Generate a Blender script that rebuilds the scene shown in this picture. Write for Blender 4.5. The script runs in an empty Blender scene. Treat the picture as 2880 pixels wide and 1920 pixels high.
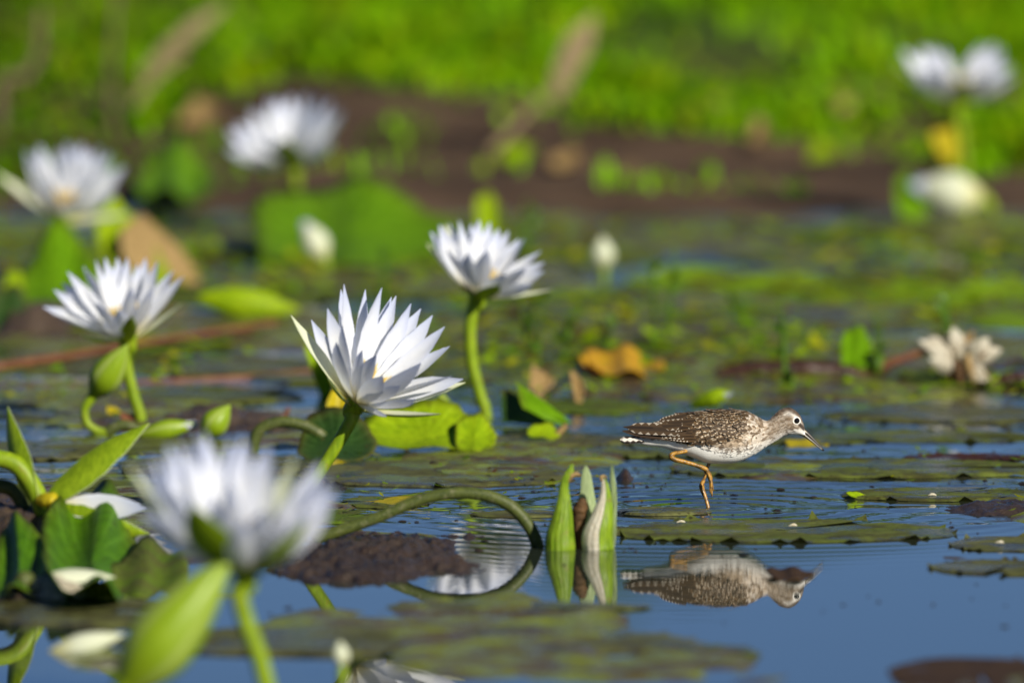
import bpy, math, random
import numpy as np
from mathutils import Vector

# ---------------------------------------------------------------- camera, sky, sun, exposure
scene = bpy.context.scene
FPX = 40000.0                      # focal length in photo pixels (500 mm lens, 36 mm sensor, 2880 px)
DIST, DEP = 14.0, math.radians(5.0)
CAM = Vector((-(2022 - 1440) * 0 / FPX, -DIST * math.cos(DEP), DIST * math.sin(DEP)))
PITCH = DEP - math.atan((1423 - 960) / FPX)
cam_data = bpy.data.cameras.new("camera")
cam = bpy.data.objects.new("camera", cam_data)
scene.collection.objects.link(cam)
cam.location = CAM
cam.rotation_euler = (math.pi / 2 - PITCH, 0, 0)
cam_data.lens = 500.0
cam_data.sensor_width = 36.0
cam_data.clip_start = 0.1
cam_data.clip_end = 6000.0
cam_data.dof.use_dof = True
cam_data.dof.focus_distance = 13.97
cam_data.dof.aperture_fstop = 4.9
scene.camera = cam

SUN_EL, SUN_AZ = math.radians(28), math.radians(143)   # azimuth clockwise from +Y (away from the camera)
world = bpy.data.worlds.new("World")
scene.world = world
world.use_nodes = True
wn = world.node_tree
for n in list(wn.nodes):
    wn.nodes.remove(n)
sky = wn.nodes.new("ShaderNodeTexSky")
sky.sky_type = 'NISHITA'
sky.sun_disc = False
sky.sun_elevation = SUN_EL
sky.sun_rotation = SUN_AZ
sky.altitude = 3000
sky.air_density = 0.65
sky.dust_density = 0.0
sky.ozone_density = 5.0
bg = wn.nodes.new("ShaderNodeBackground")
bg.inputs["Strength"].default_value = 0.052
wo = wn.nodes.new("ShaderNodeOutputWorld")
wn.links.new(sky.outputs[0], bg.inputs[0])
wn.links.new(bg.outputs[0], wo.inputs[0])

sun_data = bpy.data.lights.new("sun", 'SUN')
sun_data.energy = 5.0
sun_data.angle = math.radians(0.5)
sun_data.color = (1.0, 0.93, 0.79)
sun = bpy.data.objects.new("sun", sun_data)
scene.collection.objects.link(sun)
to_sun = Vector((math.sin(SUN_AZ) * math.cos(SUN_EL), math.cos(SUN_AZ) * math.cos(SUN_EL), math.sin(SUN_EL)))
sun.rotation_euler = to_sun.to_track_quat('Z', 'Y').to_euler()
sun.location = to_sun * 30

scene.view_settings.view_transform = 'Standard'
scene.view_settings.look = 'None'
scene.view_settings.exposure = 0.38
scene.view_settings.gamma = 1.0
scene.render.engine = 'CYCLES'
scene.cycles.use_denoising = True
scene.cycles.max_bounces = 8
scene.cycles.transparent_max_bounces = 8

# ---------------------------------------------------------------- geometry of the view
FWD = Vector((0, math.cos(PITCH), -math.sin(PITCH)))
UPV = Vector((0, math.sin(PITCH), math.cos(PITCH)))
RGT = Vector((1, 0, 0))


def ray(px, py):
    return FWD * FPX + RGT * (px - 1440.0) + UPV * (960.0 - py)


def ground(px, py, z=0.0):
    d = ray(px, py)
    return CAM + d * ((z - CAM.z) / d.z)


def at(px, py, Y):
    d = ray(px, py)
    return CAM + d * ((Y - CAM.y) / d.y)


def yline(py):
    return ground(1440, py).y


def mpp(Y):                        # metres for one photo pixel at depth Y
    return (Y - CAM.y) / FPX


# ---------------------------------------------------------------- helpers
COL = scene.collection
rnd = random.Random(11)


def link_mesh(name, verts, faces, mats, parent=None, origin=None, smooth=True, pc=None, fmat=None, col=None):
    me = bpy.data.meshes.new(name)
    V = np.asarray([tuple(v) for v in verts], dtype=float) if not isinstance(verts, np.ndarray) else verts
    if origin is not None:
        V = V - np.array(origin)[None, :]
    me.from_pydata(V.tolist(), [], [tuple(f) for f in faces])
    mats = mats if isinstance(mats, (list, tuple)) else [mats]
    for m in mats:
        me.materials.append(m)
    if smooth:
        me.polygons.foreach_set("use_smooth", [True] * len(me.polygons))
    if fmat is not None:
        me.polygons.foreach_set("material_index", fmat)
    if pc is not None:
        a = me.attributes.new("pc", 'FLOAT_COLOR', 'POINT')
        arr = np.ones((len(V), 4)); p = np.asarray(pc, dtype=float); arr[:, :p.shape[1]] = p
        a.data.foreach_set("color", arr.ravel())
    if col is not None:
        a = me.attributes.new("tint", 'FLOAT_COLOR', 'POINT')
        arr = np.ones((len(V), 4)); p = np.asarray(col, dtype=float); arr[:, :3] = p
        a.data.foreach_set("color", arr.ravel())
    me.update()
    ob = bpy.data.objects.new(name, me)
    COL.objects.link(ob)
    if parent is not None:
        ob.parent = parent
        if origin is not None and parent.type != 'EMPTY':
            pass
    elif origin is not None:
        ob.location = origin
    return ob


def thing(name, label, cat, loc, group=None):
    o = bpy.data.objects.new(name, None)
    o.empty_display_size = 0.02
    COL.objects.link(o)
    o.location = loc
    tag(o, label, cat, group)
    return o


def tag(o, label=None, cat=None, group=None, kind=None):
    if label: o["label"] = label
    if cat: o["category"] = cat
    if group: o["group"] = group
    if kind: o["kind"] = kind
    return o


def spline(pts, n):
    """Catmull-Rom through 3D points (tuples of any length)."""
    P = np.array([tuple(p) for p in pts], dtype=float)
    if len(P) == 2:
        t = np.linspace(0, 1, n)[:, None]
        return P[0] * (1 - t) + P[1] * t
    Q = np.vstack([2 * P[0] - P[1], P, 2 * P[-1] - P[-2]])
    out = []
    m = len(P) - 1
    for k in range(n):
        s = k / (n - 1) * m
        i = min(int(s), m - 1); u = s - i
        a, b, c, d = Q[i], Q[i + 1], Q[i + 2], Q[i + 3]
        out.append(0.5 * ((2 * b) + (c - a) * u + (2 * a - 5 * b + 4 * c - d) * u * u + (3 * b - a - 3 * c + d) * u ** 3))
    return np.array(out)


def tube_geo(pts, radii, n=28, seg=12, bump=0.0, rng=None):
    r = np.interp(np.linspace(0, 1, n), np.linspace(0, 1, len(radii)), radii)
    C = spline(pts, n)
    V, F, pc = [], [], []
    ref = np.array([0.0, 1.0, 0.0])
    for i in range(n):
        t = C[min(i + 1, n - 1)] - C[max(i - 1, 0)]
        t /= np.linalg.norm(t) + 1e-12
        a = ref - t * ref.dot(t)
        if np.linalg.norm(a) < 1e-3:
            a = np.array([1.0, 0, 0]) - t * t[0]
        a /= np.linalg.norm(a)
        b = np.cross(t, a)
        for k in range(seg):
            th = 2 * math.pi * k / seg
            rr = r[i] * (1 + (rng.uniform(-bump, bump) if bump else 0))
            V.append(C[i] + (a * math.cos(th) + b * math.sin(th)) * rr)
            pc.append((k / seg, i / (n - 1), 0.5))
    for i in range(n - 1):
        for k in range(seg):
            k2 = (k + 1) % seg
            F.append((i * seg + k, i * seg + k2, (i + 1) * seg + k2, (i + 1) * seg + k))
    F.append(tuple(range(seg - 1, -1, -1)))
    F.append(tuple((n - 1) * seg + k for k in range(seg)))
    return V, F, pc


def vnoise(x, y, seed=0):
    """vectorised value noise in 0..1"""
    x = np.asarray(x, dtype=float); y = np.asarray(y, dtype=float)
    xi = np.floor(x).astype(np.int64); yi = np.floor(y).astype(np.int64)
    xf = x - xi; yf = y - yi

    def h(a, b):
        v = np.sin((a * 127.1 + b * 311.7 + seed * 74.7)) * 43758.5453
        return v - np.floor(v)
    u = xf * xf * (3 - 2 * xf); v = yf * yf * (3 - 2 * yf)
    return (h(xi, yi) * (1 - u) + h(xi + 1, yi) * u) * (1 - v) + (h(xi, yi + 1) * (1 - u) + h(xi + 1, yi + 1) * u) * v


def fbm(x, y, seed=0, oct=4):
    s = 0; a = 0.5; f = 1.0
    for k in range(oct):
        s = s + a * vnoise(np.asarray(x) * f, np.asarray(y) * f, seed + k * 13)
        a *= 0.5; f *= 2.03
    return s / (1 - 0.5 ** oct)


def sstep(a, b, x):
    t = np.clip((np.asarray(x, dtype=float) - a) / (b - a), 0, 1)
    return t * t * (3 - 2 * t)


# ---------------------------------------------------------------- materials
def new_mat(name):
    m = bpy.data.materials.new(name)
    m.use_nodes = True
    nt = m.node_tree
    for n in list(nt.nodes):
        nt.nodes.remove(n)
    out = nt.nodes.new("ShaderNodeOutputMaterial")
    return m, nt, out


def N(nt, t, **kw):
    n = nt.nodes.new(t)
    for k, v in kw.items():
        setattr(n, k, v)
    return n


def setin(n, **kw):
    for k, v in kw.items():
        n.inputs[k.replace("_", " ")].default_value = v
    return n


def rampnode(nt, stops, interp='LINEAR'):
    r = N(nt, "ShaderNodeValToRGB")
    r.color_ramp.interpolation = interp
    el = r.color_ramp.elements
    while len(el) < len(stops):
        el.new(0.5)
    for e, (p, c) in zip(el, stops):
        e.position = p
        e.color = (*c, 1) if len(c) == 3 else c
    return r


def mixrgb(nt, fac, a, b, mode='MIX'):
    m = N(nt, "ShaderNodeMix", data_type='RGBA', blend_type=mode)
    for i, s in ((0, fac), (6, a), (7, b)):
        if isinstance(s, (int, float)):
            m.inputs[i].default_value = s
        elif isinstance(s, tuple):
            m.inputs[i].default_value = (*s, 1) if len(s) == 3 else s
        else:
            nt.links.new(s, m.inputs[i])
    return m.outputs[2]


def math_(nt, op, a, b=None, c=None, clamp=False):
    m = N(nt, "ShaderNodeMath", operation=op, use_clamp=clamp)
    for i, s in enumerate((a, b, c)):
        if s is None: continue
        if isinstance(s, (int, float)):
            m.inputs[i].default_value = s
        else:
            nt.links.new(s, m.inputs[i])
    return m.outputs[0]


def noise_(nt, scale, detail=3, rough=0.55, vec=None, stretch=None):
    n = N(nt, "ShaderNodeTexNoise")
    setin(n, Scale=scale, Detail=detail, Roughness=rough)
    if vec is None:
        tc = N(nt, "ShaderNodeNewGeometry")
        vec = tc.outputs["Position"]
    if stretch:
        mp = N(nt, "ShaderNodeMapping")
        mp.inputs["Scale"].default_value = stretch
        nt.links.new(vec, mp.inputs["Vector"])
        vec = mp.outputs[0]
    nt.links.new(vec, n.inputs["Vector"])
    return n.outputs["Fac"]


def attr_(nt, name="pc"):
    a = N(nt, "ShaderNodeAttribute", attribute_name=name)
    s = N(nt, "ShaderNodeSeparateColor")
    nt.links.new(a.outputs["Color"], s.inputs[0])
    return a, s


def leaf_shader(nt, out, color, trans=0.35, rough=0.4, spec=0.35, tcol=None, bump=None, bump_d=0.001, bump_s=0.5):
    """thin leaf: reflecting Principled mixed with light passing through"""
    p = N(nt, "ShaderNodeBsdfPrincipled")
    setin(p, Roughness=rough)
    p.inputs["Specular IOR Level"].default_value = spec
    t = N(nt, "ShaderNodeBsdfTranslucent")
    mx = N(nt, "ShaderNodeMixShader")
    mx.inputs[0].default_value = trans
    for s, i in ((color, p.inputs["Base Color"]), (tcol if tcol is not None else color, t.inputs["Color"])):
        if isinstance(s, tuple):
            i.default_value = (*s, 1)
        else:
            nt.links.new(s, i)
    if bump is not None:
        b = N(nt, "ShaderNodeBump")
        setin(b, Strength=bump_s, Distance=bump_d)
        nt.links.new(bump, b.inputs["Height"])
        nt.links.new(b.outputs[0], p.inputs["Normal"])
    nt.links.new(p.outputs[0], mx.inputs[1])
    nt.links.new(t.outputs[0], mx.inputs[2])
    nt.links.new(mx.outputs[0], out.inputs[0])
    return p


def simple_leaf(name, a, b, trans=0.35, rough=0.4, spec=0.35, scale=30, tmul=1.3, veins=0, stretch=None, scuff=None):
    m, nt, out = new_mat(name)
    f = noise_(nt, scale, 3)
    r = rampnode(nt, [(0.3, a), (0.7, b)])
    nt.links.new(f, r.inputs[0])
    fine = noise_(nt, scale * 6, 4, 0.65, stretch=stretch)
    fr = rampnode(nt, [(0.36, (0, 0, 0)), (0.64, (1, 1, 1))])
    nt.links.new(fine, fr.inputs[0])
    c = mixrgb(nt, 0.55, r.outputs[0], mixrgb(nt, fr.outputs[0], tuple(x * 0.6 for x in a), b))
    if scuff:
        sc_ = rampnode(nt, [(0.56, (0, 0, 0)), (0.66, (1, 1, 1))])
        nt.links.new(noise_(nt, scale * 2.2, 5, 0.7), sc_.inputs[0])
        c = mixrgb(nt, math_(nt, 'MULTIPLY', sc_.outputs[0], 0.6), c, scuff)
    if veins:
        at_, sv = attr_(nt)
        ve = math_(nt, 'POWER', math_(nt, 'ABSOLUTE', math_(nt, 'SINE', math_(nt, 'MULTIPLY', sv.outputs[0], 3.1416 * veins))), 14.0)
        c = mixrgb(nt, math_(nt, 'MULTIPLY', ve, 0.22), c, tuple(min(1, x * 1.7 + 0.03) for x in b))
        rim = math_(nt, 'POWER', sv.outputs[1], 9.0)
        c = mixrgb(nt, math_(nt, 'MULTIPLY', rim, 0.35), c, (0.20, 0.13, 0.03))
        sp = N(nt, "ShaderNodeTexVoronoi"); setin(sp, Scale=70.0)
        gg = N(nt, "ShaderNodeNewGeometry"); nt.links.new(gg.outputs["Position"], sp.inputs["Vector"])
        sr = rampnode(nt, [(0.10, (1, 1, 1)), (0.2, (0, 0, 0))]); nt.links.new(sp.outputs["Distance"], sr.inputs[0])
        c = mixrgb(nt, math_(nt, 'MULTIPLY', sr.outputs[0], 0.5), c, (0.10, 0.06, 0.02))
    tc = mixrgb(nt, 1.0, c, (tmul, tmul, tmul * 0.4), 'MULTIPLY')
    leaf_shader(nt, out, c, trans, rough, spec, tcol=tc, bump=fine, bump_d=0.0006)
    return m


def petal_mat(name, base, mid, tip, trans=0.30):
    m, nt, out = new_mat(name)
    a, s = attr_(nt)
    u = math_(nt, 'ABSOLUTE', math_(nt, 'MULTIPLY_ADD', s.outputs[0], 2.0, -1.0))
    v = s.outputs[1]
    nz = noise_(nt, 60, 3)
    vv = math_(nt, 'ADD', v, math_(nt, 'MULTIPLY_ADD', nz, 0.16, -0.08))
    r = rampnode(nt, [(0.05, base), (0.38, mid), (0.66, mid), (1.0, tip)])
    nt.links.new(vv, r.inputs[0])
    edge = math_(nt, 'MULTIPLY', math_(nt, 'POWER', u, 3.0), 0.35)
    c = mixrgb(nt, edge, r.outputs[0], tip)
    stripe = math_(nt, 'SINE', math_(nt, 'MULTIPLY', s.outputs[0], 62.0))
    c = mixrgb(nt, math_(nt, 'MULTIPLY_ADD', stripe, 0.09, 0.09), c, tuple(x * 0.72 for x in mid))
    blot = rampnode(nt, [(0.62, (0, 0, 0)), (0.74, (1, 1, 1))])
    nt.links.new(noise_(nt, 120, 4, 0.7), blot.inputs[0])
    c = mixrgb(nt, math_(nt, 'MULTIPLY', blot.outputs[0], math_(nt, 'MULTIPLY_ADD', v, 0.35, 0.05)), c, (0.50, 0.42, 0.30))
    leaf_shader(nt, out, c, trans, 0.5, 0.25, bump=stripe, bump_d=0.0002, bump_s=0.35)
    return m


M = {}
M['petal'] = petal_mat("petal_white_blue", (0.84, 0.78, 0.44), (0.83, 0.85, 0.90), (0.58, 0.65, 0.92), 0.42)  # tips are bluish by nature; blue deepened to paint in the petals' shade
M['sepal_in'] = petal_mat("sepal_inner_cream", (0.70, 0.66, 0.26), (0.74, 0.78, 0.60), (0.70, 0.74, 0.52))
M['sepal_out'] = simple_leaf("sepal_outer_green", (0.19, 0.31, 0.008), (0.31, 0.43, 0.015), 0.25, 0.38, 0.4, 45, stretch=(1, 1, 0.25))
M['stem'] = simple_leaf("lily_stem_green", (0.17, 0.28, 0.008), (0.27, 0.38, 0.012), 0.12, 0.45, 0.25, 40, stretch=(1, 1, 0.2), scuff=(0.22, 0.20, 0.03))
M['stem_dark'] = simple_leaf("arched_stem_dark", (0.035, 0.055, 0.010), (0.095, 0.115, 0.024), 0.04, 0.5, 0.3, 60, scuff=(0.20, 0.19, 0.11))
def bud_mat():
    m, nt, out = new_mat("bud_sepal")
    a, s = attr_(nt)
    u = math_(nt, 'ABSOLUTE', math_(nt, 'MULTIPLY_ADD', s.outputs[0], 2.0, -1.0))
    fine = noise_(nt, 240, 4, 0.65, stretch=(1, 1, 0.25))
    c = mixrgb(nt, fine, (0.15, 0.27, 0.006), (0.30, 0.42, 0.012))
    c = mixrgb(nt, math_(nt, 'MULTIPLY', math_(nt, 'POWER', u, 5.0), 0.75), c, (0.55, 0.62, 0.25))
    c = mixrgb(nt, math_(nt, 'MULTIPLY', math_(nt, 'POWER', math_(nt, 'SUBTRACT', 1.0, s.outputs[1]), 4.0), 0.5), c, (0.14, 0.17, 0.01))
    leaf_shader(nt, out, c, 0.22, 0.4, 0.35, bump=fine, bump_d=0.0005)
    return m


M['bud'] = bud_mat()
M['stamen'] = simple_leaf("stamen_yellow", (0.75, 0.50, 0.05), (0.85, 0.70, 0.22), 0.3, 0.5, 0.2, 200)
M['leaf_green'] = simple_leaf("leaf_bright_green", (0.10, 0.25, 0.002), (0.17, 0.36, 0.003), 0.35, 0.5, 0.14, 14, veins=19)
M['leaf_deep'] = simple_leaf("leaf_deep_green", (0.045, 0.14, 0.002), (0.10, 0.25, 0.003), 0.3, 0.5, 0.14, 14, veins=19)
M['leaf_lime'] = simple_leaf("leaf_lime", (0.24, 0.42, 0.005), (0.40, 0.54, 0.008), 0.4, 0.48, 0.18, 22, veins=19)
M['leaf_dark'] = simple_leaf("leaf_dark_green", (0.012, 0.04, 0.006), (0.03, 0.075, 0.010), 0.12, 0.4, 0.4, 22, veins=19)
M['leaf_yellow'] = simple_leaf("leaf_yellow", (0.50, 0.44, 0.01), (0.62, 0.50, 0.02), 0.35, 0.45, 0.3, 25)
M['leaf_orange'] = simple_leaf("leaf_orange", (0.55, 0.28, 0.015), (0.85, 0.52, 0.015), 0.3, 0.5, 0.3, 25)
M['leaf_tan'] = simple_leaf("leaf_dry_tan", (0.26, 0.17, 0.07), (0.42, 0.29, 0.12), 0.2, 0.6, 0.2, 25)
M['reed_dry'] = simple_leaf("dry_reed", (0.24, 0.18, 0.09), (0.40, 0.31, 0.18), 0.15, 0.6, 0.2, 20)
M['twig_grey'] = simple_leaf("grey_brown_reed", (0.10, 0.075, 0.045), (0.20, 0.15, 0.09), 0.05, 0.7, 0.15, 20)
M['twig'] = simple_leaf("reddish_twig", (0.10, 0.035, 0.018), (0.22, 0.09, 0.045), 0.0, 0.5, 0.3, 25)
M['log'] = simple_leaf("wet_dark_log", (0.02, 0.010, 0.007), (0.06, 0.026, 0.016), 0.0, 0.4, 0.4, 25)
M['weed'] = simple_leaf("weed_green", (0.05, 0.13, 0.006), (0.10, 0.20, 0.010), 0.3, 0.45, 0.3, 30)
M['wilted'] = simple_leaf("wilted_petal", (0.42, 0.36, 0.26), (0.74, 0.70, 0.60), 0.3, 0.6, 0.2, 50)
M['rot'] = simple_leaf("rotten_brown", (0.03, 0.018, 0.010), (0.16, 0.085, 0.035), 0.05, 0.7, 0.2, 120)


def make_pad_mat(name, g1, g2, brown, wet=0.5):
    """lily pad: dull green with silt, brown spots and wet patches (gloss varies, colour stays)"""
    m, nt, out = new_mat(name)
    big = noise_(nt, 9, 4, 0.6)
    r = rampnode(nt, [(0.30, g1), (0.62, g2)])
    nt.links.new(big, r.inputs[0])
    fine = noise_(nt, 160, 4, 0.65)
    silt = noise_(nt, 26, 5, 0.7)
    sr = rampnode(nt, [(0.42, (0, 0, 0)), (0.58, (1, 1, 1))])
    nt.links.new(silt, sr.inputs[0])
    c = mixrgb(nt, math_(nt, 'MULTIPLY', sr.outputs[0], 0.75), r.outputs[0], brown)
    spot = N(nt, "ShaderNodeTexVoronoi")
    setin(spot, Scale=85.0)
    g = N(nt, "ShaderNodeNewGeometry")
    nt.links.new(g.outputs["Position"], spot.inputs["Vector"])
    sp = rampnode(nt, [(0.10, (1, 1, 1)), (0.22, (0, 0, 0))])
    nt.links.new(spot.outputs["Distance"], sp.inputs[0])
    c = mixrgb(nt, math_(nt, 'MULTIPLY', sp.outputs[0], 0.75), c, (0.03, 0.022, 0.014))
    a, s = attr_(nt)                                  # veins radiate from the stalk
    vein = math_(nt, 'SINE', math_(nt, 'MULTIPLY', s.outputs[0], 6.283 * 22))
    c = mixrgb(nt, math_(nt, 'MULTIPLY_ADD', vein, 0.10, 0.10), c, tuple(x * 0.55 for x in g1))
    c = mixrgb(nt, math_(nt, 'MULTIPLY_ADD', fine, 0.5, -0.05, True), c, tuple(x * 0.5 for x in brown))
    h = math_(nt, 'ADD', math_(nt, 'MULTIPLY', fine, 0.7), math_(nt, 'ADD', math_(nt, 'MULTIPLY', vein, 0.10), silt))
    p = leaf_shader(nt, out, c, 0.10, 0.5, 0.22, bump=h, bump_d=0.0022, bump_s=0.7)
    w = noise_(nt, 13, 4, 0.6)
    wr = rampnode(nt, [(wet + 0.02, (0.62, 0.62, 0.62)), (wet + 0.09, (0.14, 0.14, 0.14))])
    nt.links.new(w, wr.inputs[0])
    nt.links.new(wr.outputs[0], p.inputs["Roughness"])
    nt.links.new(math_(nt, 'MULTIPLY_ADD', wr.outputs[0], -0.80, 0.58), p.inputs["Specular IOR Level"])
    return m


M['pad'] = make_pad_mat("lily_pad_olive", (0.10, 0.145, 0.022), (0.185, 0.22, 0.045), (0.05, 0.034, 0.019), 0.46)
M['pad_green'] = make_pad_mat("lily_pad_green", (0.085, 0.155, 0.010), (0.13, 0.21, 0.015), (0.10, 0.09, 0.03), 0.7)
M['pad_red'] = make_pad_mat("lily_pad_reddish", (0.06, 0.022, 0.018), (0.10, 0.035, 0.025), (0.04, 0.02, 0.015))
M['pad_grey'] = make_pad_mat("lily_pad_silted", (0.11, 0.13, 0.035), (0.18, 0.19, 0.07), (0.05, 0.036, 0.022), 0.45)
M['pad_brown'] = make_pad_mat("lily_pad_brown", (0.06, 0.035, 0.018), (0.10, 0.06, 0.03), (0.05, 0.03, 0.02), 0.6)


def make_mud(name, a, b, rough=0.5):
    m, nt, out = new_mat(name)
    f = noise_(nt, 9, 6, 0.65)
    r = rampnode(nt, [(0.3, a), (0.7, b)])
    nt.links.new(f, r.inputs[0])
    fine = noise_(nt, 90, 5, 0.7)
    c = mixrgb(nt, math_(nt, 'MULTIPLY', fine, 0.6), r.outputs[0], tuple(x * 0.4 for x in a))
    p = N(nt, "ShaderNodeBsdfPrincipled")
    nt.links.new(c, p.inputs["Base Color"])
    rr = rampnode(nt, [(0.35, (0.18,) * 3), (0.6, (rough + 0.15,) * 3)])
    nt.links.new(noise_(nt, 30, 3), rr.inputs[0])
    nt.links.new(rr.outputs[0], p.inputs["Roughness"])
    bp = N(nt, "ShaderNodeBump")
    setin(bp, Strength=0.8, Distance=0.006)
    nt.links.new(fine, bp.inputs["Height"])
    nt.links.new(bp.outputs[0], p.inputs["Normal"])
    nt.links.new(p.outputs[0], out.inputs[0])
    return m


M['mud'] = make_mud("wet_mud", (0.055, 0.036, 0.024), (0.13, 0.09, 0.06))
M['mud_dark'] = make_mud("wet_dark_mud", (0.030, 0.020, 0.015), (0.075, 0.048, 0.034), 0.4)
M['debris'] = make_mud("dark_debris", (0.015, 0.011, 0.008), (0.045, 0.030, 0.018), 0.6)


def ground_mat():
    """mud near the pond, green turf beyond it"""
    m, nt, out = new_mat("bank_ground")
    g = N(nt, "ShaderNodeNewGeometry")
    sp = N(nt, "ShaderNodeSeparateXYZ")
    nt.links.new(g.outputs["Position"], sp.inputs[0])
    f = noise_(nt, 5, 6, 0.65)
    r = rampnode(nt, [(0.3, (0.085, 0.052, 0.032)), (0.7, (0.21, 0.135, 0.080))])
    nt.links.new(f, r.inputs[0])
    fine = noise_(nt, 60, 5, 0.7)
    mud = mixrgb(nt, math_(nt, 'MULTIPLY', fine, 0.6), r.outputs[0], (0.025, 0.017, 0.012))
    pz = rampnode(nt, [(0.42, (0, 0, 0)), (0.60, (1, 1, 1))])
    nt.links.new(noise_(nt, 2.3, 3), pz.inputs[0])
    mud = mixrgb(nt, math_(nt, 'MULTIPLY', pz.outputs[0], 0.55), mud, (0.030, 0.018, 0.011))
    turf = mixrgb(nt, noise_(nt, 7, 4), (0.022, 0.05, 0.003), (0.07, 0.13, 0.005))
    mask = math_(nt, 'MULTIPLY_ADD', sp.outputs[1], 0.5, math_(nt, 'MULTIPLY_ADD', f, 1.2, -3.55), True)
    c = mixrgb(nt, mask, mud, turf)
    p = N(nt, "ShaderNodeBsdfPrincipled")
    setin(p, Roughness=0.75)
    p.inputs["Specular IOR Level"].default_value = 0.12
    nt.links.new(c, p.inputs["Base Color"])
    bp = N(nt, "ShaderNodeBump")
    setin(bp, Strength=0.8, Distance=0.008)
    nt.links.new(fine, bp.inputs["Height"])
    nt.links.new(bp.outputs[0], p.inputs["Normal"])
    nt.links.new(p.outputs[0], out.inputs[0])
    return m


FOOT = ground(2001, 1427)


def water_mat():
    m, nt, out = new_mat("pond_water")
    g = N(nt, "ShaderNodeNewGeometry")
    pos = g.outputs["Position"]
    p = N(nt, "ShaderNodeBsdfPrincipled")
    p.inputs["Base Color"].default_value = (0.026, 0.034, 0.024, 1)
    setin(p, Roughness=0.015, IOR=1.333)
    p.inputs["Specular IOR Level"].default_value = 0.5
    # rings that spread from the standing leg
    d = N(nt, "ShaderNodeVectorMath", operation='DISTANCE')
    nt.links.new(pos, d.inputs[0]); d.inputs[1].default_value = FOOT
    wob = noise_(nt, 7, 2)
    rr = math_(nt, 'ADD', d.outputs["Value"], math_(nt, 'MULTIPLY', wob, 0.02))
    ring = math_(nt, 'SINE', math_(nt, 'MULTIPLY', rr, 6.283 / 0.046))
    fade = math_(nt, 'POWER', 2.718, math_(nt, 'MULTIPLY', d.outputs["Value"], -5.5))
    ring = math_(nt, 'MULTIPLY', math_(nt, 'MULTIPLY', ring, fade), 0.00075)
    # wind ripples beyond the calm foreground
    sp = N(nt, "ShaderNodeSeparateXYZ")
    nt.links.new(pos, sp.inputs[0])
    mask = math_(nt, 'MULTIPLY_ADD', sp.outputs[1], 2.2, 0.72, True)
    patch = rampnode(nt, [(0.40, (0.10,) * 3), (0.62, (1,) * 3)])
    nt.links.new(noise_(nt, 2.6, 2), patch.inputs[0])
    rip = noise_(nt, 17, 3, 0.45, stretch=(0.5, 1.0, 1.0))
    rip = math_(nt, 'MULTIPLY', math_(nt, 'MULTIPLY', rip, patch.outputs[0]), math_(nt, 'MULTIPLY', mask, 0.0048))
    calm = math_(nt, 'MULTIPLY', noise_(nt, 9, 2, 0.5, stretch=(0.6, 1, 1)), 0.00005)
    h = math_(nt, 'ADD', ring, math_(nt, 'ADD', rip, calm))
    bp = N(nt, "ShaderNodeBump")
    setin(bp, Strength=1.0, Distance=1.0)
    nt.links.new(h, bp.inputs["Height"])
    nt.links.new(bp.outputs[0], p.inputs["Normal"])
    nt.links.new(p.outputs[0], out.inputs[0])
    return m


# ---------------------------------------------------------------- the setting: pond, bank
def grid_mesh(xs, ys, zf):
    X, Y = np.meshgrid(xs, ys)
    Z = zf(X, Y)
    V = np.stack([X.ravel(), Y.ravel(), Z.ravel()], 1)
    nx = len(xs)
    i, j = np.meshgrid(np.arange(nx - 1), np.arange(len(ys) - 1))
    b = (j * nx + i).ravel()
    F = np.stack([b, b + 1, b + nx + 1, b + nx], 1)
    return V, F


SHORE = yline(585)
EDGE_PX = [(-900, 470), (0, 520), (420, 440), (900, 350), (1200, 405), (1500, 440), (2000, 445), (2400, 450), (2700, 520), (2880, 540), (3800, 560)]
EDGE = [tuple(ground(px, py)[:2]) for px, py in EDGE_PX]


def grass_edge(x):
    return np.interp(x, [e[0] for e in EDGE], [e[1] for e in EDGE])


def bank_z(X, Y):
    shore = SHORE + 0.45 * (fbm(X * 2.2, Y * 0 + 3.3, 5) - 0.5) * 2
    d = Y - shore
    z = np.where(d < 0, -0.35 * (1 - np.exp(d * 1.2)), 0.012 * d / (1 + 0.02 * np.maximum(d, 0)))
    z = np.where(d > 60, 0.012 * 60 / 2.2, z)
    z = z + 0.03 * np.clip(Y - 14, 0, 130) * (Y > 14)
    near = sstep(-0.2, 0.5, d) * (1 - sstep(10, 25, d))
    z = z + near * (0.045 * (fbm(X * 1.6, Y * 1.1, 21) - 0.40) + 0.022 * (fbm(X * 7, Y * 7, 9) - 0.5))
    left = np.exp(-((X + 0.25) / 0.45) ** 2) * sstep(0.9, 1.8, d) * (1 - sstep(2.2, 3.4, d))
    return z + 0.03 * left


def stretch_axis(lo, hi, step, far_lo, far_hi):
    core = np.arange(lo, hi + 1e-6, step)
    a = []
    v, s = hi, step
    while v < far_hi:
        s *= 1.35; v += s; a.append(v)
    b = []
    v, s = lo, step
    while v > far_lo:
        s *= 1.35; v -= s; b.append(v)
    return np.array(b[::-1] + core.tolist() + a)


xs = stretch_axis(-2.6, 2.6, 0.04, -2500, 2500)
ys = stretch_axis(3.2, 11.5, 0.045, -2500, 3500)
V, F = grid_mesh(xs, ys, bank_z)
bank = link_mesh("ground", V, F, ground_mat())
tag(bank, "brown mud bank rising to green turf behind the pond", kind="structure")

wx = stretch_axis(-3, 3, 0.5, -180, 180)
wy = stretch_axis(-6, 5.2, 0.5, -180, 6.2)
V, F = grid_mesh(wx, wy, lambda X, Y: X * 0)
water = link_mesh("water", V, F, water_mat())
tag(water, "blue still pond water with ripples around the bird", kind="structure")

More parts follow.
